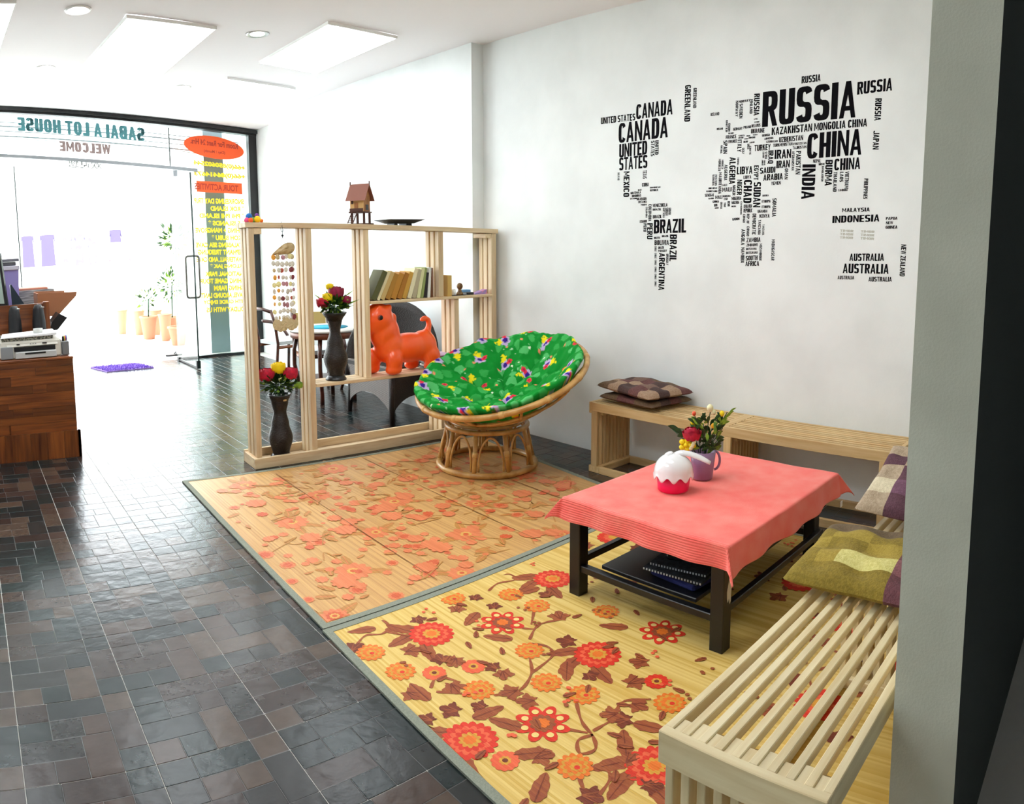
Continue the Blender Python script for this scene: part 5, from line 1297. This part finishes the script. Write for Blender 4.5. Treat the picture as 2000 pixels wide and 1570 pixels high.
def body(mb):
    ell(mb, (1.32, .09, .742), (.235, .11, .118)); ell(mb, (1.15, .09, .77), (.12, .105, .14)); ell(mb, (1.46, .09, .745), (.115, .105, .125))
    ell(mb, (1.115, .09, .87), (.125, .095, .14)); ell(mb, (1.06, .09, .98), (.125, .10, .125)); ell(mb, (1.005, .09, .93), (.07, .07, .06)); ell(mb, (1.185, .09, .985), (.03, .05, .04))
    for a, b, s in ((1.15, .01, 1), (1.04, .16, 1), (1.50, .02, 1), (1.40, .16, .9)):
        ell(mb, (a, b + .0, .66), (.072 * s, .055, .095)); ell(mb, (a - .006, b, .592), (.072 * s, .055, .037))
    mb.tube([aq(*p) for p in [(1.47, .09, .80), (1.50, .09, .85), (1.52, .09, .90), (1.515, .09, .945), (1.485, .09, .965), (1.455, .09, .95), (1.452, .09, .935)]], [.045, .03, .025, .024, .024, .026, .022], 14)
    for a, b in ((1.04, .03), (1.135, .05), (1.06, .15)): ell(mb, (a, b, 1.07), (.028, .024, .028), .3)
blob('body', body, org, OT, .008, 22)
obj('eye', MB().ball(aq(1.035, -.002, 1.0), .019, 8, sc=(1, .5, 1)), M['blackp'], OT); obj('eye_ring', MB().ball(aq(1.032, .002, 1.0), .024, 8, sc=(1, .45, 1)), mat('dark_red_print', '#a8330f', .4), OT)

# ============================================================ PAPASAN CHAIR
PC = thing('papasan_chair', 'round rattan papasan chair tilted on a caged drum base', 'chair', (3.265, 3.83, 0))
bc = Vector((3.265, 3.825, 0))
ring = lambda c, R_, z, n=56: [(c[0] + R_ * math.cos(2 * PI * k / n), c[1] + R_ * math.sin(2 * PI * k / n), z) for k in range(n)]
obj('bottom_ring', MB().tube(ring(bc, .335, .029), .021, 10, closed=True), M['rattan'], PC)
obj('top_ring', MB().tube(ring(bc, .28, .30), .018, 10, closed=True), M['rattan'], PC); obj('inner_ring', MB().tube(ring(bc, .245, .325), .012, 8, closed=True), M['rattan'], PC)
NL = 9
for k in range(NL):
    a = 2 * PI * k / NL + .25; p0 = bc + Vector((.333 * math.cos(a), .333 * math.sin(a), .045)); p1 = bc + Vector((.275 * math.cos(a), .275 * math.sin(a), .295))
    lg = obj('leg_cane', MB().tube([p0, p0.lerp(p1, .5), p1], .016, 8), M['rattan'], PC)
    q = p0.lerp(p1, .45); obj('binding', MB().tube([p0.lerp(p1, .40), p0.lerp(p1, .54)], .0185, 8), M['rattan_l'], lg)
    # arch between two legs
    a2 = a + 2 * PI / NL; pts = []
    for j in range(15):
        t = j / 14; aa = a + (a2 - a) * (.12 + .76 * t); arch = math.sin(PI * t) ** .5
        z = .12 + .15 * arch; r = .335 - (z - .03) / .27 * .058; pts.append(bc + Vector((r * math.cos(aa), r * math.sin(aa), z)))
    p_ = [pts[0] + Vector((0, 0, -.07))] + pts + [pts[-1] + Vector((0, 0, -.07))]
    obj('arch_cane', MB().tube(p_, .008, 6), M['rattan'], PC)
rc = Vector((3.30, 3.71, .651)); RR = .608; th_, ph_ = .3273, 3.2205
nn = Vector((math.sin(th_) * math.cos(ph_), math.sin(th_) * math.sin(ph_), math.cos(th_))); e1 = nn.cross(Vector((0, 0, 1))).normalized(); e2 = nn.cross(e1)
def bw(r, a, h): return rc + (e1 * math.cos(a) + e2 * math.sin(a)) * r + nn * h
BD_ = .285
def bd(r): return -BD_ * (1 - (r / RR) ** 2)
rim = obj('bowl_rim', MB().tube([bw(RR - .018, 2 * PI * k / 96, 0) for k in range(96)], .021, 12, closed=True), M['rattan'], PC)
for k in range(12):
    a = 2 * PI * (k + .4) / 12; obj('rim_binding', MB().tube([bw(RR - .018, a - .028, 0), bw(RR - .018, a + .028, 0)], .0235, 12), M['rattan_l'], rim)
for k in range(10):
    a = 2 * PI * k / 10; obj('bowl_rib', MB().tube([bw(r, a, bd(r)) for r in np.linspace(RR - .03, .14, 10)], .010, 8), M['rattan'], PC)
for r in (.16, .32, .47): obj('bowl_hoop', MB().tube([bw(r, 2 * PI * k / 60, bd(r) + .0) for k in range(60)], .010, 8, closed=True), M['rattan'], PC)
# cushion, printed with flowers
def pcush():
    NR, NA = 110, 330; RC = .585; sh = e1 * 0; vs = []; uvs = []
    dirL = Vector((-.66, -.75, 0))
    for i in range(NR + 1):
        r = i / NR
        for j in range(NA):
            a = 2 * PI * j / NA
            seam = abs(math.sin(4 * a)) ** .45
            puff = .075 * (max(0, 1 - r ** 9)) ** .5
            f = 1 - .75 * (1 - seam) * min(1, r * 3) * (.6 + .4 * math.sin(r * PI))
            f *= 1 - .5 * math.exp(-((r - .42) / .05) ** 2) * (.3 + .7 * (1 - seam)); f *= 1 - .8 * math.exp(-(r / .06) ** 2)
            n_ = noise.noise(Vector((r * math.cos(a) * 5, r * math.sin(a) * 5, 2.3))) * .026 + noise.noise(Vector((r * math.cos(a) * 13, r * math.sin(a) * 13, 7))) * .014
            rad = RC * r * (1 + .012 * math.sin(9 * a) * r)
            h = bd(min(rad, RR - .02)) * .80 + .02 + puff * f + n_ + .045 * r ** 3
            vs.append(bw(rad, a, h) + Vector((-.012, .004, 0))); uvs.append((rad * math.cos(a), rad * math.sin(a)))
    fs = [(i * NA + j, i * NA + (j + 1) % NA, (i + 1) * NA + (j + 1) % NA, (i + 1) * NA + j) for i in range(NR) for j in range(NA)]
    top = len(vs)
    for i in range(1, 9):
        r = 1 - i / 9 * .93
        for j in range(NA):
            a = 2 * PI * j / NA; rad = RC * r; vs.append(bw(rad, a, bd(min(rad, RR - .02)) + .022 - .0 + (.03 * (1 - i / 2) if i < 2 else 0)) + Vector((-.012, .004, 0))); uvs.append((rad * math.cos(a), rad * math.sin(a)))
    b0 = NR * NA
    for i in range(8):
        for j in range(NA):
            A = (b0 + j, b0 + (j + 1) % NA) if i == 0 else (top + (i - 1) * NA + j, top + (i - 1) * NA + (j + 1) % NA)
            B = (top + i * NA + (j + 1) % NA, top + i * NA + j); fs.append((*A, *B))
    return vs, fs, np.array(uvs)
vs, fs, uv = pcush()
me = bpy.data.meshes.new('round_cushion'); c0 = rc + Vector((0, 0, -.2)); me.from_pydata([tuple(v - c0) for v in vs], [], fs); me.polygons.foreach_set('use_smooth', [True] * len(fs)); me.update()
rn = np.random.RandomState(4)
colr = np.tile(np.array(srgb('#068a2c')[:3]), (len(uv), 1))
def paint(c, r, col_, el=1.0, rot=0, wob=0, n=5):
    d = uv - np.array(c); cr, sr = math.cos(rot), math.sin(rot); x = d[:, 0] * cr + d[:, 1] * sr; y = (-d[:, 0] * sr + d[:, 1] * cr) / el
    rr = np.hypot(x, y); an = np.arctan2(y, x); colr[rr < r * (1 + wob * np.cos(n * an))] = np.array(srgb(col_)[:3])
pts_ = []
for k in range(900):
    p = rn.uniform(-.6, .6, 2)
    if np.hypot(*p) < .6 and all(np.hypot(*(p - q)) > .072 for q in pts_): pts_.append(p)
for p in pts_: paint(p, rn.uniform(.022, .045), ['#3fae55', '#53b868', '#2fa047'][rn.randint(3)], rn.uniform(.6, 1), rn.uniform(0, 3), .08, 3)
for k in range(90): p = rn.uniform(-.6, .6, 2); paint(p, rn.uniform(.005, .012), ['#a9e0b0', '#7fd08c', '#e6f2d8'][rn.randint(3)], .6, rn.uniform(0, 3))
fl_ = []
for k in range(1500):
    p = rn.uniform(-.57, .57, 2)
    if np.hypot(*p) < .57 and all(np.hypot(*(p - q)) > .17 for q in fl_): fl_.append(p)
for i, p in enumerate(fl_):
    a = rn.uniform(0, 6.28); o1 = np.array([math.cos(a), math.sin(a)]); o2 = np.array([math.cos(a + 1.4), math.sin(a + 1.4)])
    if i % 4 != 3: paint(p, .038, '#c6b2dc', .9, a, .14, 6); paint(p, .017, '#3c1e8c', 1.1, a)
    paint(p + o1 * .035, .022, '#e8304a', .8, a, .1, 5); paint(p + o1 * .036, .008, '#b01840')
    paint(p + o2 * .046, .024, '#f4e21a', .8, a, .2, 6); paint(p + o2 * .075, .01, '#f4e21a', .7, a, .2, 5); paint(p - o1 * .055, .009, '#f2906a')
at = me.color_attributes.new('print', 'FLOAT_COLOR', 'POINT'); at.data.foreach_set('color', np.hstack([colr, np.ones((len(uv), 1))]).astype(np.float32).ravel())
q = NT('printed_green_cotton'); ca_ = q.n('ShaderNodeVertexColor', layer_name='print'); q.l(ca_.outputs[0], q.p.inputs['Base Color']); q.p.inputs['Roughness'].default_value = .85; q.p.inputs['Specular IOR Level'].default_value = .2
cu_ = link('round_cushion', me, q.mat, None, c0); tag(cu_, 'round bright green cushion printed with purple, red and yellow flowers in rattan chair', 'cushion')

# ============================================================ CAFE FURNITURE BEHIND THE SHELF
dw = M['darkwood']; pad = mat('pale_grey_pad', '#cfd6d8', .7)
TB = thing('round_table', 'round dark wood cafe table with blue mat behind the shelf', 'table', (3.45, 6.5, 0)); tx, ty = 3.45, 6.5
lt = mat('pale_laminate_top', '#c9c4be', .3)
obj('table_top', MB().lathe([(.001, .705), (.37, .705), (.378, .72), (.37, .73), (.001, .73)], (tx, ty, 0), 48), lt, TB)
obj('apron', MB().lathe([(.355, .645), (.36, .645), (.365, .705), (.33, .705), (.33, .645)], (tx, ty, 0), 48), mat('warm_red_wood', '#8a4a2a', .35, '#6b351d', 10, 4), TB)
for k in range(4):
    a = PI / 4 + k * PI / 2 + .1; d = Vector((math.cos(a), math.sin(a), 0)); P = [(.30, .65), (.335, .5), (.335, .35), (.30, .2), (.27, .1), (.275, .0)]
    obj('leg', MB().tube([Vector((tx, ty, 0)) + d * r + Vector((0, 0, z)) for r, z in P], [.03, .028, .028, .028, .028, .03], 8, flat=.75), dw, TB)
obj('lower_shelf', MB().lathe([(.001, .20), (.27, .20), (.27, .218), (.001, .218)], (tx, ty, 0), 32), dw, TB)
tag(obj('blue_placemat', MB().lathe([(.001, 0), (.20, 0), (.205, .003), (.001, .004)], (tx + .02, ty, .73), 40), mat('teal_felt', '#1d8fae', .9, '#2a9fb8', 60, 2), origin=(tx, ty, .73)), 'round turquoise placemat on the small cafe table', 'placemat')
def curved_chair(label, c, rot, seatz=.42, panel=True):
    t = thing('cafe_chair', label, 'chair', (c[0], c[1], 0), 'curved dark wood cafe chairs'); ca, sa = math.cos(rot), math.sin(rot)
    tf = lambda v: Vector((c[0] + v[0] * ca - v[1] * sa, c[1] + v[0] * sa + v[1] * ca, v[2]))
    # side frames: bulging legs that run on as arms; local +y is the back
    for sx in (-1, 1):
        P = [(sx * .20, -.22, 0), (sx * .235, -.25, .14), (sx * .25, -.27, .30), (sx * .25, -.25, .45), (sx * .25, -.16, .57), (sx * .25, -.02, .63), (sx * .24, .12, .655)]
        obj('front_leg', MB().tube([tf(p) for p in P], [.028, .03, .032, .032, .03, .028, .024], 8, flat=.6), dw, t)
        P = [(sx * .18, .24, 0), (sx * .20, .22, .2), (sx * .20, .20, .42), (sx * .21, .24, .65), (sx * .20, .29, .82)]
        obj('back_leg', MB().tube([tf(p) for p in P], .019, 8), dw, t)
        obj('side_rail', MB().tube([tf(p) for p in [(sx * .23, -.24, seatz - .045), (sx * .2, .2, seatz - .045)]], .022, 8, flat=.6), M['acaciax'], t)
    obj('front_rail', MB().tube([tf(p) for p in [(-.23, -.24, seatz - .045), (.23, -.24, seatz - .045)]], .022, 8), dw, t)
    s = MB(); s.prism([( -.22, -.25), (.22, -.25), (.19, .2), (-.19, .2)], seatz - .02, seatz + .02); obj('seat', MB().add([tf(v) for v in s.v], s.f), pad, t)
    if not panel:
        obj('top_rail', MB().tube([tf(q_) for q_ in [(-.20, .29, .80), (-.1, .33, .83), (.1, .33, .83), (.20, .29, .80)]], .02, 8), dw, t); return t
    bp = MB(); n = 10; vs = []
    for i in range(n + 1):
        x = -.19 + .38 * i / n; yb = .27 + .03 * (1 - (x / .19) ** 2)
        vs += [tf((x, yb, .60)), tf((x, yb + .02, .80)), tf((x, yb + .018, .60)), tf((x, yb + .038, .80))]
    bp.add(vs, [(4 * i, 4 * i + 1, 4 * i + 5, 4 * i + 4) for i in range(n)] + [(4 * i + 2, 4 * i + 3, 4 * i + 7, 4 * i + 6) for i in range(n)] + [(4 * i + 1, 4 * i + 3, 4 * i + 7, 4 * i + 5) for i in range(n)] + [(4 * i, 4 * i + 2, 4 * i + 6, 4 * i + 4) for i in range(n)])
    obj('back_panel', bp, mat('yellow_rattan_panel', '#b39a5a', .6), t)
    return t
curved_chair('curved dark wood chair at the far wall left of the round table', (3.66, 8.02), math.radians(100), panel=False)
curved_chair('curved dark wood chair with tan back panel behind the round table', (3.66, 7.12), math.radians(-12))

WK = thing('wicker_armchair', 'dark wicker tub chair with big round back behind the shelf', 'chair', (3.62, 5.55, 0)); wk = M['wicker']
def wickermat():
    q = NT('open_weave'); p = q.p; tc = q.n('ShaderNodeTexCoord'); ck = q.n('ShaderNodeTexBrick'); ck.inputs['Scale'].default_value = 28
    ck.inputs['Color1'].default_value = srgb('#2e2420'); ck.inputs['Color2'].default_value = srgb('#3d2f29'); ck.inputs['Mortar'].default_value = srgb('#a39a93'); ck.inputs['Mortar Size'].default_value = .03
    sx = q.n('ShaderNodeSeparateXYZ'); cb = q.n('ShaderNodeCombineXYZ'); ad = q.n('ShaderNodeMath', operation='ADD'); q.l(tc.outputs['Object'], sx.inputs[0]); q.l(sx.outputs[0], ad.inputs[0]); q.l(sx.outputs[1], ad.inputs[1])
    q.l(ad.outputs[0], cb.inputs[0]); q.l(sx.outputs[2], cb.inputs[1]); q.l(cb.outputs[0], ck.inputs['Vector']); q.l(ck.outputs[0], p.inputs['Base Color']); p.inputs['Roughness'].default_value = .5
    return q.mat
wkm = wickermat(); wx0, wx1, wy0, wy1 = 3.36, 3.84, 5.18, 5.90
fr = Vector((3.37, 5.17, 0))
for i, (x, y) in enumerate([(wx0, wy0), (wx1, wy0), (wx0, wy1), (wx1, wy1)]): obj('leg', MB().tube([(x + (.02 if x == wx0 else -.02), y + (.02 if y == wy0 else -.02), .42), (x, y, 0)], [.032, .022], 10), wk, WK)
def skirt(p0, p1, zt_=.50, n=16):
    p0, p1 = Vector(p0), Vector(p1); m = MB(); vs = []; nn_ = (p1 - p0).cross(Vector((0, 0, 1))).normalized() * .008
    for i in range(n + 1):
        t = i / n; z = .07 + .17 * math.sin(PI * t) ** .6; p = p0.lerp(p1, t)
        for s_ in (1, -1): vs += [p + nn_ * s_ + Vector((0, 0, z)), p + nn_ * s_ + Vector((0, 0, zt_))]
    m.add(vs, [(4 * i, 4 * i + 1, 4 * i + 5, 4 * i + 4) for i in range(n)] + [(4 * i + 2, 4 * i + 3, 4 * i + 7, 4 * i + 6) for i in range(n)] + [(4 * i, 4 * i + 2, 4 * i + 6, 4 * i + 4) for i in range(n)] + [(4 * i + 1, 4 * i + 3, 4 * i + 7, 4 * i + 5) for i in range(n)]); return m
obj('woven_skirt', skirt((wx0, wy1, 0), (wx0, wy0, 0)), wkm, WK); obj('woven_skirt', skirt((wx0, wy0, 0), (wx1, wy0, 0)), wk, WK); obj('woven_skirt', skirt((wx1, wy0, 0), (wx1, wy1, 0)), wk, WK); obj('woven_skirt', skirt((wx1, wy1, 0), (wx0, wy1, 0)), wk, WK)
obj('seat', MB().box(wx0 - .01, wy0 - .01, .44, wx1 + .02, wy1 + .01, .50, bev=.015), wk, WK)
# shell shaped back
bk = MB(); n1, n2 = 28, 12; cB = Vector((3.69, 5.56, .53)); rvb = Vector((.40, -.917, 0)).normalized(); fwb = Vector((-.917, -.40, 0))
vs = []
for j in range(n2 + 1):
    for i in range(n1 + 1):
        a = PI * (-.12 + 1.24 * i / n1); r = j / n2; R_ = .50
        p = cB + rvb * (R_ * r * math.cos(a) * .95) + Vector((0, 0, R_ * r * math.sin(a) * .98)) + fwb * (.16 * r * r * (1 - .8 * math.sin(a)) - .02)
        p.x = min(p.x, 3.93); vs.append(p)
bk.add(vs, [(j * (n1 + 1) + i, j * (n1 + 1) + i + 1, (j + 1) * (n1 + 1) + i + 1, (j + 1) * (n1 + 1) + i) for j in range(n2) for i in range(n1)], 0, True)
o = obj('round_back', bk, wk, WK, fixn=False); o.modifiers.new('s', 'SOLIDIFY').thickness = .02
obj('back_rim', MB().tube(vs[-(n1 + 1):], .02, 8), wk, WK)

# ============================================================ DOOR MAT
DMt = MB(); rd = random.Random(2); qd = [Vector((1.66, 9.98)), Vector((1.80, 9.50)), Vector((2.44, 9.50)), Vector((2.30, 9.98))]
def qp(u, v): return qd[0].lerp(qd[3], u).lerp(qd[1].lerp(qd[2], u), v)
t = thing('door_mat', 'small shaggy purple mat on the floor inside the entrance', 'mat', (2.05, 9.74, 0))
DMt.prism([tuple(qp(u, v)) for u, v in ((0, 0), (0, 1), (1, 1), (1, 0))], .0005, .012); obj('backing', DMt, M['purple'], t)
sg = MB()
for _ in range(2600):
    p = qp(rd.uniform(.01, .99), rd.uniform(.01, .99)); a = rd.uniform(0, 6.3); d = Vector((math.cos(a), math.sin(a))) * .02
    s_ = Vector((-d.y, d.x)) * .25; sg.add([(p.x - s_.x, p.y - s_.y, .01), (p.x + s_.x, p.y + s_.y, .01), (p.x + d.x, p.y + d.y, .028 + rd.uniform(0, .012))], [(0, 1, 2)], rd.randint(0, 1))
o = obj('shag_pile', sg, [M['purple'], mat('violet_shag', '#6a3fb0', .9)], t, fixn=False); o['kind'] = 'stuff'

# ============================================================ RECEPTION CORNER (left)
CBn = thing('plank_cabinet', 'reddish brown plank cabinet carrying the printer at the left', 'cabinet', (.3, 5.85, 0))
cbx0, cbx1, cby0, cby1 = -.75, .80, 5.60, 6.16
obj('carcass', MB().box(cbx0 + .02, cby0 + .012, 0, cbx1 - .012, cby1 - .01, .765), M['acaciax'], CBn)
rd = random.Random(12); z = .21; hs_ = [.055, .06, .075, .05, .07, .065, .06, .055, .065]
while z < .765:
    h = min(hs_[int(z * 97) % 9], .766 - z)
    if .766 - z - h < .02: h = .766 - z
    xs = [cbx0] + sorted(rd.uniform(cbx0 + .2, cbx1 - .1) for _ in range(3)) + [cbx1 - .002]
    for a, b in zip(xs[:-1], xs[1:]):
        if b - a > .02: obj('plank', MB().box(a + .0006, cby0, z + .0006, b - .0006, cby0 + .014, z + h - .0006), wood('x', 'acacia'), CBn)
    obj('plank', MB().box(cbx1 - .014, cby0 + .014, z + .0006, cbx1, cby1, z + h - .0006), wood('y', 'acacia'), CBn)
    z += h
x = cbx0
while x < cbx1 + .02:
    w_ = rd.choice([.07, .09, .11, .13]); w_ = min(w_, cbx1 + .022 - x); obj('plinth_board', MB().box(x + .0007, cby0 - .02, 0, x + w_ - .0007, cby0, .21), wood('z', 'acacia'), CBn); x += w_
obj('plinth_side', MB().box(cbx1, cby0 - .02, 0, cbx1 + .022, cby1, .21), wood('y', 'acacia'), CBn)
obj('cabinet_top', MB().box(cbx0, cby0, .766, cbx1 + .002, cby1, .786, bev=.003), wood('x', 'acacia'), CBn)

PR = thing('printer', 'white and grey inkjet printer on the plank cabinet', 'printer', (.5, 5.78, .786)); px0, px1 = .245, .725; pg = mat('warm_white_abs', '#dedcd2', .4); pgr = mat('mid_grey_abs', '#8d9093', .5)
obj('body', MB().box(px0, 5.67, .786, px1, 5.98, .925, bev=.012), pg, PR)
obj('side_panel', MB().box(px0 + .005, 5.655, .79, px0 + .10, 5.672, .885, bev=.004), pgr, PR)
obj('paper_slot', MB().box(px0 + .11, 5.658, .845, px1 - .05, 5.672, .878), M['blackp'], PR)
obj('output_tray', MB().box(px0 + .115, 5.63, .792, px1 - .045, 5.672, .842, bev=.004), mat('light_grey_abs', '#c4c6c6', .4), PR)
obj('tray_grip', MB().box(px0 + .19, 5.627, .823, px1 - .13, 5.631, .836), M['blackp'], PR)
obj('control_panel', MB().add([(px0 + .06, 5.66, .885), (px1 - .03, 5.66, .885), (px1 - .03, 5.69, .926), (px0 + .04, 5.69, .926), (px0 + .06, 5.70, .885), (px1 - .03, 5.70, .885), (px1 - .03, 5.71, .926), (px0 + .04, 5.71, .926)], [(0, 1, 2, 3), (4, 5, 6, 7), (0, 1, 5, 4), (1, 2, 6, 5), (2, 3, 7, 6), (3, 0, 4, 7)]), pg, PR)
for x, w_ in ((px0 + .13, .025), (px0 + .235, .008), (px0 + .255, .008), (px0 + .275, .008), (px0 + .33, .035)): obj('button', MB().box(x, 5.655, .896, x + w_, 5.664, .904), M['blackp'] if w_ > .01 else pgr, PR)
obj('ink_tank', MB().box(px1 + .005, 5.66, .79, px1 + .06, 5.80, .90, bev=.006), mat('smoky_grey_tank', '#77797c', .3), PR)
for k, c_ in enumerate(['#1c1c20', '#d8c22a', '#c23a8a', '#2a8ac2']): obj('ink_bottle', MB().lathe([(.009, .0), (.009, .03), (.004, .04), (.001, .04)], (px1 + .016 + .011 * k, 5.68 + .02 * k, .90), 10), mat('ink_' + c_[1:], c_, .4), PR)
PD = obj('plaid_book', MB().box(px0 + .02, 5.68, .9265, px1 - .06, 5.95, .952, bev=.003), mat('plaid_fabric', '#4a4a44', .8, '#9a9888', 60, 1, ramp=(.48, .52)), origin=(.45, 5.8, .9265)); tag(PD, 'grey plaid covered book on top of the printer', 'book')
tag(obj('paper_sheets', MB().add([(px0 + .01, 5.66, .953), (px1 - .03, 5.67, .953), (px1 - .03, 5.97, .953), (px0 + .04, 5.97, .953), (px0 + .01, 5.66, .957), (px1 - .03, 5.67, .972), (px1 - .03, 5.97, .975), (px0 + .04, 5.97, .958)], [(3, 2, 1, 0), (4, 5, 6, 7), (0, 1, 5, 4), (1, 2, 6, 5), (2, 3, 7, 6), (3, 0, 4, 7)]), M['paper'], origin=(.45, 5.8, .953)), 'loose stack of white paper on the plaid book', 'paper')
tag(obj('tape_roll', MB().lathe([(.022, 0), (.038, 0), (.038, .035), (.022, .035), (.022, 0)], (.56, 5.78, .968), 28), mat('translucent_tape', '#c9cbc6', .3), origin=(.56, 5.78, .968)), 'small roll of clear tape on the white paper', 'tape roll')
for i, (x, lb) in enumerate([(.40, 'left black computer speaker behind the printer'), (.60, 'right black computer speaker behind the printer')]):
    s = thing('speaker', lb, 'speaker', (x, 6.06, .786), 'pair of black speakers behind the printer')
    def sfn(v): return v
    m = MB(); prof = [(.055, 0), (.056, .1), (.052, .25), (.042, .35), (.026, .385), (.001, .39)]; m.lathe(prof, (x, 6.06, .786), 24, fn=lambda a, z: 1 + .06 * math.cos(4 * a)); obj('cabinet', m, M['blackp'], s)
    obj('silver_trim', MB().tube([(x + .02, 6.0, 1.155), (x + .045, 6.02, 1.15)], .004, 6), M['steel'], s)
# desk behind
DK = thing('reception_desk', 'brown timber reception desk with a raised front board', 'desk', (.2, 6.9, 0))
for i in range(3): obj('front_plank', MB().box(-1.2, 6.20, .80 + i * .125, .70 , 6.225, .924 + i * .125), wood('x', 'acacia'), DK)
obj('end_post', MB().box(.66, 6.19, .80, .71, 6.24, 1.185, bev=.003), wood('z', 'acacia'), DK)
obj('desk_top', MB().box(-1.2, 6.225, 1.0, .70, 7.6, 1.03, bev=.003), wood('x', 'acacia'), DK)
obj('desk_body', MB().box(-1.2, 6.24, 0, .66, 7.55, 1.0), M['acaciax'], DK)
MN = thing('monitor', 'flat monitor seen edge on at the far left', 'monitor', (.20, 6.35, 1.03)); 
obj('screen_frame', MB().add([(-.2, 6.30, 1.20), (.37, 6.42, 1.15), (.335, 6.42, 1.62), (-.2, 6.30, 1.62), (-.2, 6.34, 1.20), (.385, 6.46, 1.15), (.35, 6.46, 1.62), (-.2, 6.34, 1.62)], [(0, 1, 2, 3), (4, 5, 6, 7), (0, 1, 5, 4), (1, 2, 6, 5), (2, 3, 7, 6), (3, 0, 4, 7)]), M['blackp'], MN)
obj('screen', MB().add([(-.18, 6.302, 1.225), (.345, 6.412, 1.18), (.315, 6.412, 1.595), (-.18, 6.302, 1.595)], [(0, 1, 2, 3)]), mat('pale_screen', '#9fb3ac', .3, '#c95a5a', 5, 1, ramp=(.6, .62)), MN, fixn=False)
obj('stand', MB().box(.16, 6.36, 1.03, .24, 6.40, 1.25), M['blackp'], MN); obj('stand_base', MB().lathe([(.001, 0), (.11, 0), (.1, .012), (.001, .015)], (.2, 6.38, 1.03), 24), M['blackp'], MN)
tag(obj('leaning_tablet', MB().add([(.42, 6.5, 1.03), (.60, 6.5, 1.03), (.60, 6.62, 1.03), (.44, 6.62, 1.03), (.41, 6.5, 1.33), (.42, 6.5, 1.34), (.42, 6.62, 1.34), (.41, 6.62, 1.33)], [(3, 2, 1, 0), (4, 5, 6, 7), (0, 1, 5, 4), (1, 2, 6, 5), (2, 3, 7, 6), (3, 0, 4, 7)]), mat('slate_blue_plastic', '#20303c', .35), origin=(.5, 6.56, 1.03)), 'dark wedge shaped device beside the monitor', 'device')
KB = thing('cardboard_box', 'brown board box with slanting side on the desk end', 'box', (.72, 6.7, 1.03))
obj('panel', MB().prism([(.66, 1.04), (.82, 1.035), (.99, 1.20), (1.0, 1.235), (.655, 1.245), (.645, 1.20)], 6.5, 6.52, axis='y'), M['kraft'], KB)
obj('panel', MB().prism([(.66, 1.04), (.80, 1.035), (.93, 1.20), (.94, 1.235), (.655, 1.245), (.645, 1.20)], 6.86, 6.88, axis='y'), M['kraft'], KB)
obj('bottom', MB().box(.655, 6.52, 1.031, .80, 6.86, 1.045), M['kraft'], KB); obj('side', MB().box(.645, 6.52, 1.045, .657, 6.86, 1.24), M['kraft'], KB)
obj('slanted_side', MB().add([(.80, 6.52, 1.036), (.985, 6.52, 1.215), (.97, 6.52, 1.225), (.79, 6.52, 1.045), (.80, 6.86, 1.036), (.925, 6.86, 1.215), (.91, 6.86, 1.225), (.79, 6.86, 1.045)], [(0, 1, 2, 3), (4, 5, 6, 7), (0, 1, 5, 4), (1, 2, 6, 5), (2, 3, 7, 6), (3, 0, 4, 7)]), M['kraft'], KB)
tag(obj('black_holder', MB().prism([(.705, .93), (.78, .93), (.87, 1.03), (.80, 1.07), (.735, 1.0)], 6.28, 6.5, axis='y'), M['blackp'], origin=(.78, 6.4, .93)), 'angular black holder beside the desk end post', 'holder')
tag(obj('folder_stack', MB().box(.45, 7.0, 1.03, .86, 7.35, 1.255, bev=.004), mat('grey_files', '#a9a9a6', .8, '#6f6f70', 9, 1, (1, 1, 14)), origin=(.6, 7.2, 1.03)), 'stack of grey files behind the brown box', 'files')
tag(obj('orange_folder', MB().box(.42, 7.02, 1.2555, .80, 7.33, 1.275, bev=.003), mat('salmon_card', '#c9826a', .7), origin=(.6, 7.2, 1.2555)), 'salmon folder on top of the grey files', 'folder')
BN = thing('storage_bin', 'lilac tinted plastic bin at the far left of the desk', 'bin', (.42, 6.95, 1.03)); tint = mat('lilac_plastic', '#8f86c2', .4)
obj('tub', MB().add([(.34, 6.85, 1.03), (.5, 6.85, 1.03), (.5, 7.0, 1.03), (.34, 7.0, 1.03), (.32, 6.83, 1.46), (.52, 6.83, 1.46), (.52, 7.0, 1.46), (.32, 7.0, 1.46)], [(3, 2, 1, 0), (4, 5, 6, 7), (0, 1, 5, 4), (1, 2, 6, 5), (2, 3, 7, 6), (3, 0, 4, 7)]), tint, BN)
obj('lid', MB().box(.31, 6.82, 1.46, .53, 7.0, 1.50, bev=.004), mat('frosted_lid', '#b9b7c6', .5), BN)
SCN = thing('flatbed_scanner', 'grey scanner resting on the lilac bin', 'scanner', (.35, 6.9, 1.50))
obj('body', MB().box(.05, 6.84, 1.5005, .50, 7.0, 1.535, bev=.005), mat('dark_grey_abs', '#54545c', .4), SCN); obj('lid', MB().box(.04, 6.83, 1.536, .53, 7.0, 1.565, bev=.004), mat('slate_abs', '#6b6b75', .4), SCN)
